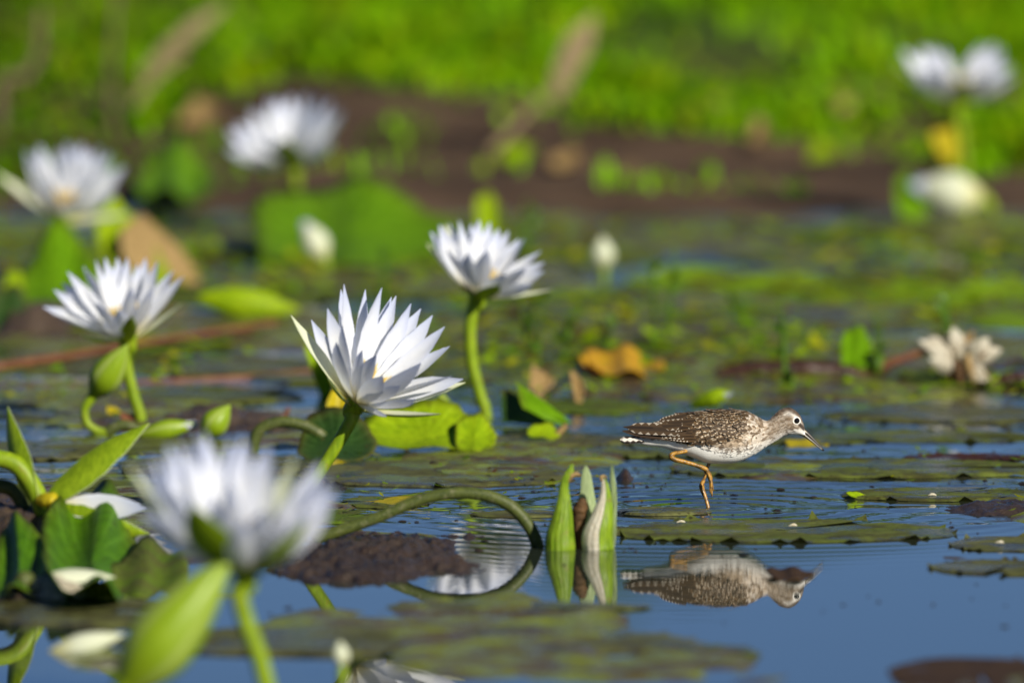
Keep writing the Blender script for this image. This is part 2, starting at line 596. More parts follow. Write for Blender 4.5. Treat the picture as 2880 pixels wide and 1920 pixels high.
# ---------------------------------------------------------------- marsh grass on the bank
def grass_mat():
    m, nt, out = new_mat("marsh_grass")
    a = N(nt, "ShaderNodeAttribute", attribute_name="tint")
    tc = mixrgb(nt, 1.0, a.outputs["Color"], (1.2, 1.3, 0.4), 'MULTIPLY')
    leaf_shader(nt, out, a.outputs["Color"], 0.40, 0.6, 0.06, tcol=tc)
    return m


def blades(name, n, xr, y_fun, ydepth, seed, lmin, lmax, wid, lean, colfun, mat, dens=None):
    r = np.random.RandomState(seed)
    x = r.uniform(xr[0], xr[1], n)
    y = y_fun(x) + ydepth * r.uniform(0, 1, n) ** 1.15
    if dens is not None:
        keep = r.uniform(0, 1, n) < dens(x, y)
        x, y = x[keep], y[keep]; n = len(x)
    z = bank_z(x, y)
    clump = fbm(x * 6, y * 3.2, 77, 3)
    L = (lmin + (lmax - lmin) * r.uniform(0, 1, n)) * (0.55 + 1.0 * sstep(0.3, 0.7, clump))
    az = r.uniform(0, 2 * math.pi, n)
    ln = lean * r.uniform(0.2, 1.0, n)
    dx, dy = np.cos(az), np.sin(az)
    sx, sy = -dy, dx
    W = wid * r.uniform(0.6, 1.3, n)
    P = np.stack([x, y, z - 0.004], 1)
    D = np.stack([dx, dy, dx * 0], 1); S = np.stack([sx, sy, sx * 0], 1)
    UP = np.array([[0, 0, 1.0]])
    p0 = P
    p1 = P + UP * (L * 0.55)[:, None] + D * (L * ln * 0.30)[:, None]
    p2 = P + UP * (L * (0.98 - 0.30 * ln))[:, None] + D * (L * ln * 0.95)[:, None]
    v = np.stack([p0 - S * (W * 0.35)[:, None], p0 + S * (W * 0.35)[:, None],
                  p1 - S * (W * 0.5)[:, None], p1 + S * (W * 0.5)[:, None], p2], 1).reshape(-1, 3)
    b = np.arange(n) * 5
    F = []
    q = np.stack([b, b + 1, b + 3, b + 2], 1).tolist()
    t = np.stack([b + 2, b + 3, b + 4], 1).tolist()
    F = q + t
    c = np.repeat(colfun(x, y, clump, r), 5, axis=0)
    ob = link_mesh(name, v, F, mat, col=c)
    return ob


def grass_col(x, y, clump, r):
    k = r.uniform(0, 1, len(x))
    patch = fbm(x * 3.1, y * 1.6, 31, 3)
    g = np.stack([0.12 + 0.16 * patch, 0.33 + 0.22 * patch, 0.001 + 0 * k], 1)
    yel = np.array([[0.28, 0.40, 0.003]]); drk = np.array([[0.045, 0.11, 0.006]]); tan = np.array([[0.22, 0.15, 0.07]])
    g = np.where((k < 0.22)[:, None], yel * (0.8 + 0.4 * patch[:, None]), g)
    g = np.where((k > 0.85)[:, None], drk, g)
    left = sstep(-0.35, -0.75, x)
    dry = r.uniform(0, 1, len(x)) < 0.012 + 0.12 * left
    g = np.where(dry[:, None], tan, g)
    g = g * (1 - 0.35 * left[:, None])
    return g


gm = grass_mat()
grass = blades("marsh_grass", 95000, (-2.7, 2.7), grass_edge, 7.5, 3, 0.020, 0.052, 0.015, 1.7, grass_col, gm,
               dens=lambda x, y: (0.04 + 0.96 * sstep(0.36, 0.52, fbm(x * 3.4, y * 1.5, 41, 3))) * (1 - 0.45 * sstep(-0.35, -0.7, x)) * sstep(-0.05, 0.35, y - grass_edge(x)))
tag(grass, "bright green marsh grass covering the far bank", "grass", kind="stuff")
fring = blades("bank_weeds", 15000, (-2.7, 2.7), lambda x: grass_edge(x) - 1.5, 1.9, 8, 0.012, 0.045, 0.010, 1.2, grass_col, gm,
               dens=lambda x, y: (y > SHORE + 0.1) * 0.9 * sstep(0.50, 0.62, fbm(x * 3.6, y * 2.2, 63, 3)))
tag(fring, "sparse low weeds and dead blades creeping onto the brown mud", "weeds", kind="stuff")

# ---------------------------------------------------------------- wood beyond the meadow: out of frame, seen only mirrored in the pond
def far_wood(seed):
    r = np.random.RandomState(seed)
    V, F, C = [], [], []
    for t in range(46):
        cx = -70 + 140 * t / 45 + r.uniform(-1.5, 1.5); cy = 104 + r.uniform(-4, 8)
        z0 = float(bank_z(np.array([cx]), np.array([cy]))[0])
        H = 7.2 + 1.9 * math.sin(t * 0.9) * r.uniform(0.3, 1.0) + r.uniform(-0.7, 0.9)
        H -= z0
        tint = np.array([[0.05, 0.10, 0.012], [0.075, 0.13, 0.015], [0.10, 0.14, 0.02]][r.randint(3)])
        for k in range(170):
            a = r.uniform(0, 6.283); zz = r.uniform(0, 1) ** 0.8
            rad = (2.6 * math.sqrt(max(0.05, 1 - (2 * zz - 0.9) ** 2 * 0.8))) * r.uniform(0.5, 1.05)
            c = np.array([cx + rad * math.cos(a), cy + rad * math.sin(a), z0 + 0.2 + zz * H])
            u = r.normal(size=3); u /= np.linalg.norm(u)
            v = np.cross(u, r.normal(size=3)); v /= np.linalg.norm(v)
            sz = r.uniform(0.35, 0.8)
            o = len(V)
            V += [c - u * sz, c + v * sz * 0.6, c + u * sz, c - v * sz * 0.6]
            F += [(o, o + 1, o + 2, o + 3)]
            C += [tint * r.uniform(0.6, 1.3)] * 4
    ob = link_mesh("far_wood", V, F, gm, col=C, smooth=False)
    tag(ob, "distant green wood beyond the bank, mirrored in the pond", "wood", kind="stuff")


far_wood(7)

# ---------------------------------------------------------------- lily pads
PAD_GROUP = "lily pads lying flat on the pond"
pad_no = [0]


def pad(cx, hw, yb, yf, mat, label, seed, lift=0.006, teeth=46, up=(), name="lily_pad", notch=None, wave=0.0008):
    """flat floating pad with a toothed rim: cx, hw in photo px, yb/yf its far and near rim"""
    rr = random.Random(seed)
    c = (ground(cx, yb) + ground(cx, yf)) / 2
    ry = (ground(cx, yb).y - ground(cx, yf).y) / 2
    rx = hw * mpp(c.y)
    pad_no[0] += 1
    z0 = 0.0010 + 0.0007 * (pad_no[0] % 5)
    n = teeth * 2
    notch = rr.uniform(0, 2 * math.pi) if notch is None else notch
    rings = [0.03, 0.25, 0.5, 0.72, 0.88, 0.965, 1.0]
    V, F, pc = [], [], []
    ph = [rr.uniform(0, 6.28) for _ in range(4)]
    tj = [rr.uniform(0.3, 1.0) for _ in range(n)]
    for ri, r0 in enumerate(rings):
        for k in range(n + 1):
            a = notch + 0.10 + (2 * math.pi - 0.20) * (k + (tj[(k * 3) % n] - 0.65) * 1.3 * (0 < k < n)) / n
            r = r0 * (1 + 0.03 * math.sin(3 * a + ph[0]) + 0.02 * math.sin(7 * a + ph[1]))
            wv = wave * (0.5 + 0.5 * math.sin(4 * a + ph[2])) * r0 ** 2 + wave * 0.5 * (0.5 + 0.5 * math.sin(9 * a + ph[3])) * r0 ** 3
            z = z0 + wv
            if ri == len(rings) - 1:
                if k % 2:
                    big = max(0.0, tj[k % n] - 0.55) / 0.45
                    on = 1 if tj[(k * 7) % n] > 0.6 else 0
                    r += 0.004 + 0.012 * big
                    z = 0.0004 + lift * 0.9 * big * on
                else:
                    r -= 0.006
                    z = 0.0004
            elif ri == len(rings) - 2:
                z = 0.0004 + 0.6 * (z - 0.0004)
            for (ua, uw, uh) in up:            # stretches of rim that stand up
                da = abs((a - ua + math.pi) % (2 * math.pi) - math.pi)
                if da < uw:
                    z += uh * (0.5 + 0.5 * math.cos(math.pi * da / uw)) * max(0, (r0 - 0.6) / 0.4) ** 1.5
            V.append((c.x + rx * r * math.cos(a), c.y + ry * r * math.sin(a), z))
            pc.append((k / n, r0, 0.5))
    w = n + 1
    for ri in range(len(rings) - 1):
        for k in range(n):
            F.append((ri * w + k, (ri + 1) * w + k, (ri + 1) * w + k + 1, ri * w + k + 1))
    o = link_mesh(name, V, F, mat, origin=(c.x, c.y, 0), pc=pc)
    tag(o, label, "lily pad", PAD_GROUP)
    return o


PADS = [
    # cx, hw, back, front, material, label, lift, teeth
    (2195, 498, 1462, 1528, 'pad', "large toothed olive lily pad in front of the wading bird", 0.011, 60),
    (1865, 135, 1431, 1451, 'pad_grey', "small silty lily pad at the wading bird's foot", 0.003, 30),
    (2650, 285, 1376, 1411, 'pad', "olive lily pad with one lime corner, right of the bird's legs", 0.006, 46),
    (2450, 560, 1298, 1346, 'pad', "wide olive lily pad just behind the bird's legs", 0.007, 60),
    (2750, 205, 1277, 1297, 'pad_red', "dark red lily pad at the right edge below the bill", 0.003, 36),
    (2850, 185, 1511, 1552, 'pad_grey', "silty lily pad at the right edge beside the large toothed pad", 0.006, 40),
    (2830, 215, 1578, 1618, 'pad_grey', "half sunken lily pad at the right edge, nearest of three", 0.006, 40),
    (1225, 400, 1296, 1372, 'pad_grey', "grey lily pad behind the arched stem", 0.007, 56),
    (1560, 230, 1226, 1258, 'pad_grey', "grey lily pad behind the split seed pod", 0.004, 40),
    (1790, 245, 1246, 1290, 'pad', "olive lily pad under the bird's tail", 0.008, 46),
    (1480, 160, 1439, 1456, 'pad_grey', "narrow lily pad between the arched stem and the split pod", 0.002, 34),
    (1450, 370, 1696, 1722, 'pad_grey', "blurred narrow lily pad crossing the pod's reflection", 0.002, 44),
    (1150, 830, 1762, 1850, 'pad_grey', "largest blurred lily pad along the bottom edge", 0.004, 60),
    (240, 350, 1688, 1762, 'pad_grey', "dark blurred lily pad in front of the wilted flower", 0.004, 50),
    (2760, 270, 1848, 1950, 'pad_brown', "brown blurred lily pad in the bottom right corner", 0.004, 44),
    (2015, 125, 1816, 1872, 'pad', "small blurred olive lily pad near the bottom edge", 0.003, 36),
    (190, 270, 1120, 1182, 'pad_grey', "grey lily pad left of the drooping bud's curved stem", 0.005, 44),
    (90, 240, 1246, 1296, 'pad_grey', "grey lily pad behind the fallen lily's dark upright sepal", 0.006, 44),
    (620, 300, 1286, 1338, 'pad_grey', "grey lily pad behind the blurred foreground lily", 0.006, 46),
    (260, 230, 1352, 1398, 'pad', "olive lily pad behind the fallen lily's white petal", 0.006, 40),
    (1085, 130, 1398, 1430, 'pad', "olive lily pad below the thin yellow leaf", 0.003, 34),
    (965, 105, 1440, 1474, 'pad_green', "small bright green lily pad where the arched stem leaves the mud", 0.003, 30),
    (2640, 330, 1146, 1192, 'pad_grey', "grey lily pad right of the bird's head", 0.006, 44),
    (2150, 330, 1084, 1128, 'pad_grey', "tan grey lily pad behind the bird's neck", 0.005, 44),
    (2630, 300, 1212, 1246, 'pad', "olive lily pad right of the bill tip", 0.006, 44),
    (2290, 215, 1222, 1252, 'pad', "olive lily pad carrying the yellow leaf behind the bill", 0.004, 40),
    (1640, 190, 1126, 1166, 'pad_green', "green lily pad right of the folded leaf", 0.004, 40),
    (560, 300, 1092, 1142, 'pad', "olive lily pad right of the drooping bud", 0.005, 44),
    (700, 330, 1010, 1062, 'pad_grey', "grey lily pad beyond the main lily's left sepal", 0.004, 44),
    (1500, 300, 1010, 1062, 'pad', "olive lily pad behind the folded leaf", 0.004, 44),
    (370, 330, 1232, 1278, 'pad', "olive lily pad under the drooping bud", 0.005, 44),
]
for i, (cx, hw, yb, yf, mk, lab, lift, teeth) in enumerate(PADS):
    pad(cx, hw, yb, yf, M[mk], lab, 100 + i, lift, teeth, notch=-1.57 if yf > 1840 else None)

M['pad_bright'] = make_pad_mat("lily_pad_bright", (0.15, 0.30, 0.004), (0.24, 0.42, 0.006), (0.18, 0.26, 0.02), 0.75)
pad(2215, 225, 800, 880, M['pad_bright'], "bright green lily pad with raised far rim, leftmost of the row beyond the bird", 201, 0.004, 30, up=((1.57, 1.6, 0.012),))
pad(2560, 190, 822, 905, M['pad_bright'], "bright green lily pad with raised far rim, middle of the row beyond the bird", 202, 0.004, 30, up=((1.4, 1.5, 0.013),))
pad(2840, 190, 830, 925, M['pad_bright'], "bright green lily pad with raised far rim at the right edge beyond the bird", 203, 0.004, 30, up=((1.7, 1.7, 0.020),))
pad(1950, 190, 770, 815, M['pad_bright'], "bright green flat lily pad beside the dark open water beyond the bird", 204, 0.004, 30, up=((1.57, 1.2, 0.010),))
pad(1520, 250, 820, 880, M['pad_bright'], "bright green flat lily pad right of the second lily's stem top", 205, 0.004, 30)

# blurred pads further out that nothing tells apart
far_spots = []
rf = random.Random(5)
tries = 0
while len(far_spots) < 36 and tries < 4000:
    tries += 1
    py = rf.uniform(630, 1075)
    px = rf.uniform(-150, 3030)
    if 1540 < px < 2120 and 745 < py < 825:
        continue
    if 2480 < px < 2860 and 640 < py < 790:
        continue
    if 1450 < px < 2350 and 1075 > py > 1050:
        continue
    q = ground(px, py)
    if all((q.x - a.x) ** 2 + (q.y - a.y) ** 2 > 0.27 ** 2 for a in far_spots):
        far_spots.append(q)
LANDMARKS = [(200, 640, "the far left lily"), (300, 870, "the left lily"), (980, 680, "the huge round leaf"), (890, 710, "the small white bud"), (1370, 760, "the second lily"), (1697, 720, "the pale green bud"),
             (1752, 1012, "the orange dead leaf"), (2220, 840, "the leftmost raised green pad"), (2590, 860, "the middle raised green pad"), (2815, 870, "the raised green pad at the right edge"), (2665, 560, "the far right white bud"),
             (2225, 1045, "the dark reddish log"), (2700, 1000, "the withered lily"), (700, 855, "the lying yellow green bud"), (400, 690, "the tan curled leaf"), (1340, 1000, "the second lily's stem"), (1862, 900, "the tan stalked weed"), (420, 960, "the long reddish twig")]
used_rel = set()


def pyof(p):
    w = p - CAM
    return 960 - FPX * w.dot(UPV) / w.dot(FWD)


def pxof(p):
    w = p - CAM
    return 1440 + FPX * w.x / w.dot(FWD)


for k, q in enumerate(far_spots):
    rad = rf.uniform(0.11, 0.165)
    cx, cy = pxof(q), pyof(q)
    mk, cname = rf.choice([('pad', "olive"), ('pad_grey', "grey"), ('pad_green', "green"), ('pad_green', "green"), ('pad', "olive")])
    cand = []
    for (lx, ly, ln) in LANDMARKS:
        dx, dy = cx - lx, cy - ly
        rel = ("right of" if dx > 0 else "left of") if abs(dx) > 3 * abs(dy) else ("beyond" if dy < 0 else "nearer than")
        cand.append((math.hypot(dx, 2.5 * dy), rel, ln))
    cand.sort()
    for dist_, rel, ln in cand:
        if (cname, rel, ln) not in used_rel:
            used_rel.add((cname, rel, ln)); break
    pad(cx, rad / mpp(q.y), pyof(Vector((q.x, q.y + rad, 0))), pyof(Vector((q.x, q.y - rad, 0))), M[mk], "blurred %s lily pad lying flat %s %s" % (cname, rel, ln), 300 + k, 0.006, 30)


# ---------------------------------------------------------------- leaves that stand out of the water
def leaf_geo(c, ex, ey, bend=0.0, cup=0.0, teeth=0, rng=None, power=1.0, thick=0.0008, n=40):
    """disc-like leaf: half axes ex, ey (vectors); bend along ey, cup along ex"""
    c, ex, ey = (np.array(tuple(v), dtype=float) for v in (c, ex, ey))
    nrm = np.cross(ex, ey); nrm /= np.linalg.norm(nrm)
    L = np.linalg.norm(ey)
    rings = [0.0, 0.3, 0.6, 0.85, 1.0]
    V, F, pc = [], [], []
    for ri, r in enumerate(rings):
        for k in range(n):
            a = 2 * math.pi * k / n
            rr = r
            if ri == len(rings) - 1 and teeth:
                rr *= 1 + (0.035 if k % 2 else -0.02)
            if rng:
                rr *= 1 + 0.06 * math.sin(3 * a + rng) + 0.04 * math.sin(5 * a + 2 * rng) + 0.02 * math.sin(11 * a + 5 * rng)
            x, y = rr * math.cos(a), rr * math.sin(a)
            x *= (1 - abs(y) ** 3 * 0.25 * (power - 1))
            V.append(c + ex * x + ey * y + nrm * L * (bend * y * y + cup * x * x + 0.03 * math.sin(6 * x + (rng or 0))))
            pc.append((k / n, r, 0.5))
    for ri in range(len(rings) - 1):
        for k in range(n):
            k2 = (k + 1) % n
            F.append((ri * n + k, ri * n + k2, (ri + 1) * n + k2, (ri + 1) * n + k))
    m = len(V)
    V = V + [v - nrm * thick for v in V]
    F = F + [tuple(i + m for i in reversed(f)) for f in F]
    b = (len(rings) - 1) * n
    for k in range(n):
        k2 = (k + 1) % n
        F.append((b + k, b + k2, b + k2 + m, b + k + m))
    return V, F, pc + pc


def stand_leaf(label, cpx, wy, ex, ey, mat, lean=0.0, bend=0.0, cup=0.0, teeth=0, seed=1.0, cat="leaf", name="standing_leaf", group=None, exd=0.0, sink=1.0):
    """cpx: centre in px, wy: waterline py giving its depth; ex, ey in px; lean = metres of depth at its top"""
    Y = yline(wy); s = mpp(Y)
    cpx = (cpx[0] - ey[0] * (sink - 1), cpx[1] - ey[1] * (sink - 1)); ey = (ey[0] * sink, ey[1] * sink); lean *= sink
    c = at(cpx[0], cpx[1], Y)
    e1 = Vector((ex[0] * s, exd, -ex[1] * s)); e2 = Vector((ey[0] * s, lean, -ey[1] * s))
    V, F, pc = leaf_geo(c, e1, e2, bend, cup, teeth, seed)
    V = [np.array((v[0], v[1], v[2])) for v in V]
    o = link_mesh(name, V, F, mat, origin=(c.x, c.y, 0), pc=pc)
    return tag(o, label, cat, group)


stand_leaf("huge round green leaf tilted up behind the small white bud", (980, 646), 726, (290, 6), (6, -68), M['leaf_green'], lean=0.18, bend=0.08, seed=0.7, sink=1.35)
stand_leaf("yellow green leaf in front of the far left lily, beside the tan curled leaf", (345, 668), 800, (92, 24), (-36, -78), M['leaf_lime'], lean=0.04, bend=0.2, seed=2.1, sink=1.5)
stand_leaf("tan curled dead leaf right of the yellow green leaf at left", (455, 715), 800, (100, 95), (34, -30), M['leaf_tan'], lean=0.03, cup=0.2, seed=1.1, sink=1.4)
stand_leaf("broad olive green leaf standing behind the left lily", (170, 790), 870, (115, 10), (-10, -76), M['leaf_green'], lean=0.12, bend=0.15, seed=3.0, sink=1.35)
stand_leaf("small yellow green leaf standing at the left edge", (36, 815), 880, (30, 6), (8, -55), M['leaf_lime'], lean=0.03, seed=1.4, sink=1.35)
stand_leaf("dark leaf standing at the left edge below the small yellow green leaf", (25, 880), 935, (60, 8), (10, -78), M['leaf_dark'], lean=0.03, seed=0.4, sink=1.35)
stand_leaf("green leaf leaning behind the left lily's petals", (270, 860), 905, (110, 30), (-30, -48), M['leaf_green'], lean=0.05, seed=2.4, sink=1.35)
stand_leaf("small rounded green pad raised between the two far lilies", (492, 512), 560, (112, 10), (4, -28), M['leaf_green'], lean=0.2, bend=0.1, seed=1.9, sink=1.35)
stand_leaf("lime green pad with raised toothed edge under the main lily", (1200, 1218), 1258, (182, 6), (6, -40), M['leaf_lime'], lean=0.05, bend=0.25, teeth=1, seed=0.3, sink=1.35)
stand_leaf("smaller lime leaf tip right of the lime toothed pad", (1335, 1222), 1262, (58, 4), (4, -34), M['leaf_lime'], lean=0.03, bend=0.2, seed=0.9, sink=1.35)
stand_leaf("dark green leaf left of the lime toothed pad", (945, 1236), 1284, (110, 4), (8, -46), M['leaf_dark'], lean=0.05, bend=0.2, seed=1.3, sink=1.35)
stand_leaf("yellow leaf standing right behind the main lily's stem", (957, 1150), 1225, (38, 4), (10, -66), M['leaf_yellow'], lean=0.01, cup=0.3, seed=0.2, sink=1.35)
stand_leaf("lime leaf blade behind the main lily's left sepals", (893, 1035), 1110, (26, 2), (-24, -72), M['leaf_lime'], lean=0.01, cup=0.3, seed=0.8, sink=1.35)
stand_leaf("upright yellow green leaf behind the second lily", (1372, 602), 690, (34, 0), (-6, -62), M['leaf_lime'], lean=0.02, cup=0.2, seed=0.5, sink=1.6)
stand_leaf("upright green leaf between the dark log and the leaf row", (2408, 978), 1045, (46, 0), (4, -60), M['leaf_green'], lean=0.03, seed=0.6, sink=1.35)
stand_leaf("yellow leaf hanging below the far right lily", (2662, 402), 612, (52, 2), (6, -58), M['leaf_yellow'], lean=0.02, cup=0.2, seed=0.1)
stand_leaf("green leaf left of the white bud at the far right", (2560, 545), 620, (46, 2), (-6, -58), M['leaf_green'], lean=0.02, seed=1.7, sink=1.3)
stand_leaf("orange dead leaf floating behind the bird", (1752, 1028), 1050, (112, 8), (-4, -9), M['leaf_orange'], lean=0.15, bend=0.05, seed=0.8)
stand_leaf("small orange brown leaf beside the orange dead leaf", (1672, 1032), 1056, (44, 26), (-10, -16), M['leaf_orange'], lean=0.03, seed=1.8)
stand_leaf("thin yellow dead leaf floating behind the bill", (2265, 1247), 1252, (62, 3), (0, -9), M['leaf_yellow'], lean=0.02, seed=0.8)
stand_leaf("small yellow scrap on the pad below the left lily", (318, 1156), 1172, (20, 4), (0, -12), M['leaf_yellow'], lean=0.01, seed=0.8)
stand_leaf("orange brown scrap beside the small yellow scrap", (372, 1178), 1192, (36, 10), (4, -13), M['twig'], lean=0.01, seed=0.3)
stand_leaf("yellow green curled scrap on the pad below the folded leaf", (1525, 1222), 1242, (46, 4), (10, -17), M['leaf_lime'], lean=0.02, bend=0.3, seed=0.5)
stand_leaf("brown sunken leaf over the reflection of the bird's head", (2220, 1612), 1620, (66, 2), (0, -5), M['pad_brown'], lean=0.05, seed=0.3)
stand_leaf("lime corner leaf standing at the rim of the right pad", (2412, 1393), 1402, (30, 4), (-6, -8), M['leaf_lime'], lean=0.005, bend=0.2, seed=0.5)
stand_leaf("thin yellow leaf lying behind the arched stem", (1090, 1410), 1418, (112, -14), (2, -7), M['leaf_yellow'], lean=0.02, seed=0.5)

# leaf folded over like a tent
Y = yline(1196); s = mpp(Y); o0 = at(1490, 1196, Y)
tent = thing("folded_lily_pad", "lily pad folded into a tent, dark inside and bright green outside", "lily pad", (o0.x, o0.y, 0))


def quad_leaf(name, pts, mat, parent, origin, nu=12, nv=6, bulge=0.006):
    P = [np.array(tuple(at(px, py, Y + dy))) for px, py, dy in pts]       # 4 corners
    V, F, pc = [], [], []
    nrm = np.cross(P[1] - P[0], P[3] - P[0]); nrm /= np.linalg.norm(nrm)
    for j in range(nv + 1):
        for i in range(nu + 1):
            u, v = i / nu, j / nv
            p = (P[0] * (1 - u) + P[1] * u) * (1 - v) + (P[3] * (1 - u) + P[2] * u) * v
            p = p + nrm * bulge * math.sin(math.pi * u) * math.sin(math.pi * v) + nrm * 0.0015 * math.sin(9 * u + 5 * v)
            V.append(p); pc.append((u, v, 0.5))
    w = nu + 1
    for j in range(nv):
        for i in range(nu):
            F.append((j * w + i, j * w + i + 1, (j + 1) * w + i + 1, (j + 1) * w + i))
    return link_mesh(name, V, F, mat, parent, origin, pc=pc)


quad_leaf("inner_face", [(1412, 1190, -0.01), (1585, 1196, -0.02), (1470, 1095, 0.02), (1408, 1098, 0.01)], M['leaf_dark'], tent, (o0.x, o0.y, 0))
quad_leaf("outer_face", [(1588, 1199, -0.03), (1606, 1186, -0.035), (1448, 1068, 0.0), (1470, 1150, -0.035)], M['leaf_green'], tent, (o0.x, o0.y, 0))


# ---------------------------------------------------------------- water lilies
def petal_geo(base, tip, outward, W, bow=0.08, cup=0.28, nu=5, nv=10, rng=None, sharp=1.7, wide=0.58, twist=0.0, droop=0.0):
    b, t, o = (np.array(tuple(v), dtype=float) for v in (base, tip, outward))
    ch = t - b; L = np.linalg.norm(ch); d = ch / L
    o = o - d * o.dot(d)
    if np.linalg.norm(o) < 1e-4:
        o = np.array([0, -1.0, 0]) - d * (-d[1])
    o /= np.linalg.norm(o)
    side = np.cross(d, o)
    V, pc = [], []
    rv = rng.random() if rng else 0.5
    wob = rng.uniform(-0.03, 0.03) if rng else 0
    for j in range(nv + 1):
        v = j / nv
        c = b + ch * v + o * L * (bow * 4 * v * (1 - v) + droop * v * v) + side * L * wob * math.sin(math.pi * v)
        if v < wide:
            w = 0.42 + 0.58 * math.sin(math.pi / 2 * v / wide)
        else:
            w = 1 - ((v - wide) / (1 - wide)) ** sharp
        w = W * max(w, 0.035)
        tw = twist * v
        sd = side * math.cos(tw) + o * math.sin(tw)
        oo = o * math.cos(tw) - side * math.sin(tw)
        for i in range(nu):
            u = -1 + 2 * i / (nu - 1)
            jit = 1 + (rng.uniform(-0.05, 0.05) if rng and abs(u) == 1 and 0 < j < nv else 0)
            V.append(c + sd * w * u * jit - oo * cup * w * u * u)
            pc.append((u * 0.5 + 0.5, v, rv))
    F = []
    for j in range(nv):
        for i in range(nu - 1):
            a = j * nu + i
            F.append((a, a + 1, a + nu + 1, a + nu))
    return V, F, pc, o


def add_petal(parent, org, base, tip, outward, W, kind, rng, bow=0.07, cup=0.28, nv=10, twist=0.0, sharp=1.7, wide=0.58, droop=0.0):
    V, F, pc, o = petal_geo(base, tip, outward, W, bow, cup, 5, nv, rng, sharp, wide, twist, droop)
    if kind == 'petal':
        return link_mesh("petal", V, F, M['petal'], parent, org, pc=pc)
    m = len(V)                      # sepal: green outside, pale inside, 0.7 mm thick
    V2 = V + [v + o * 0.0007 for v in V]
    F2 = list(F) + [tuple(i + m for i in reversed(f)) for f in F]
    return link_mesh("sepal", V2, F2, [M['sepal_in'], M['sepal_out']], parent, org, pc=pc + pc, fmat=[0] * len(F) + [1] * len(F))


def lily(label, base_px, Y, L, axis, tips, sepals, stem, W=0.0095, seed=0, group="white blue water lilies in flower", stem_r=0.0062, bow=0.06, name="water_lily", yc=None):
    """tips: (px, py, s): s in -1..1 is how far the petal leans to the camera (-) or away (+)"""
    rng = random.Random(seed)
    b0 = at(base_px[0], base_px[1], Y)
    foot = at(stem[-1][0], stem[-1][1], Y)
    org = (foot.x, foot.y, 0.0)
    root = thing(name, label, "water lily", org, group)
    ax = Vector((axis[0], axis[2], axis[1])).normalized()

    def place(px, py, s, ln):
        p = at(px, py, Y)
        d = (p - b0).length
        dy = s * math.sqrt(max(ln * ln - d * d, 0.0)) if abs(s) <= 1 else 0
        return p + Vector((0, dy, 0))
    for (px, py, s) in tips:
        t = place(px, py, s, L)
        ch = (t - b0)
        out = ch - ax * ch.dot(ax)
        if out.length < 0.1 * L:
            out = out + Vector((0, -0.3 * L * (1 if s <= 0 else -1), 0))
        out.normalize()
        face = out.copy()
        if abs(face.y) < 0.55:
            face.y += 0.75 if s > -0.25 else -0.55
        add_petal(root, org, b0 + out * 0.006 + ax * 0.002, t, face, W * rng.uniform(0.88, 1.15), 'petal', rng, bow * rng.uniform(0.6, 1.3), rng.uniform(0.22, 0.45), nv=14, twist=rng.uniform(-0.45, 0.45), droop=rng.uniform(-0.07, 0.06))
    for sp in sepals:
        px, py, s = sp[:3]
        ws = sp[3] if len(sp) > 3 else 1.0
        t = place(px, py, s, L * 1.02)
        ch = (t - b0)
        out = ch - ax * ch.dot(ax)
        out.normalize()
        add_petal(root, org, b0 + out * 0.008 - ax * 0.002, t, out, W * 1.25 * ws, 'sepal', rng, bow * 0.9, 0.34, wide=0.5)
    # stamens: a yellow crown round the axis
    u = ax.orthogonal().normalized(); w = ax.cross(u)
    V, F, pc = [], [], []
    for k in range(64):
        a = rng.uniform(0, 2 * math.pi); r0 = rng.uniform(0.002, 0.007)
        sp = rng.uniform(0.10, 0.42)
        p0 = b0 + (u * math.cos(a) + w * math.sin(a)) * r0
        dd = (ax + (u * math.cos(a) + w * math.sin(a)) * sp).normalized()
        p1 = p0 + dd * L * rng.uniform(0.24, 0.38)
        v, f, c = tube_geo([tuple(p0), tuple(p1)], [0.0010, 0.0013, 0.0004], 4, 5)
        o = len(V); V += v; F += [tuple(i + o for i in q) for q in f]; pc += c
    link_mesh("stamens", V, F, M['stamen'], root, org, pc=pc)
    # stem with the swollen receptacle at its top
    pts = [tuple(b0 + ax * 0.004), tuple(b0 - ax * 0.010)] + [tuple(at(px, py, Y)) for px, py in stem]
    last = pts[-1]
    pts.append((last[0] + (last[0] - pts[-2][0]) * 0.25, last[1], -0.06))
    v, f, c = tube_geo(pts, [0.0105, 0.0095, stem_r * 1.05] + [stem_r] * (len(pts) - 3), 40, 14)
    link_mesh("stem", v, f, M['stem'], root, org, pc=c)
    return root


YA = yline(1500)
lily("sharp white blue water lily on a slanting stem, largest open flower", (1004, 1134), YA, 0.121, (0.50, 0.80, -0.42),
     [(874, 909, 0.5), (922, 864, -0.2), (965, 804, 0.6), (948, 830, 0.9), (1030, 822, 0.9), (1068, 816, 0.7), (1118, 839, 0.9), (1155, 862, 0.7),
      (1215, 900, 0.8), (1253, 927, 0.4), (1262, 970, 0.1), (1250, 988, 0.7), (1270, 1039, -0.3), (1302, 1063, 0.0), (1098, 850, 1.0), (1180, 885, 1.0),
      (945, 943, -1), (970, 895, -0.7), (1013, 974, -0.62), (1052, 990, -0.72), (1076, 1043, -0.85), (1131, 1050, -0.8), (1186, 1020, -0.9), (1173, 1096, -0.8), (1089, 1147, -0.50)],
     [(818, 888, 0.1, 1.0), (1309, 1080, 0.3, 0.95), (1240, 1150, -0.6, 1.0), (925, 1047, -0.55, 0.7)],
     [(985, 1185), (940, 1262), (868, 1372), (783, 1500)], W=0.0088, seed=1, bow=0.05)

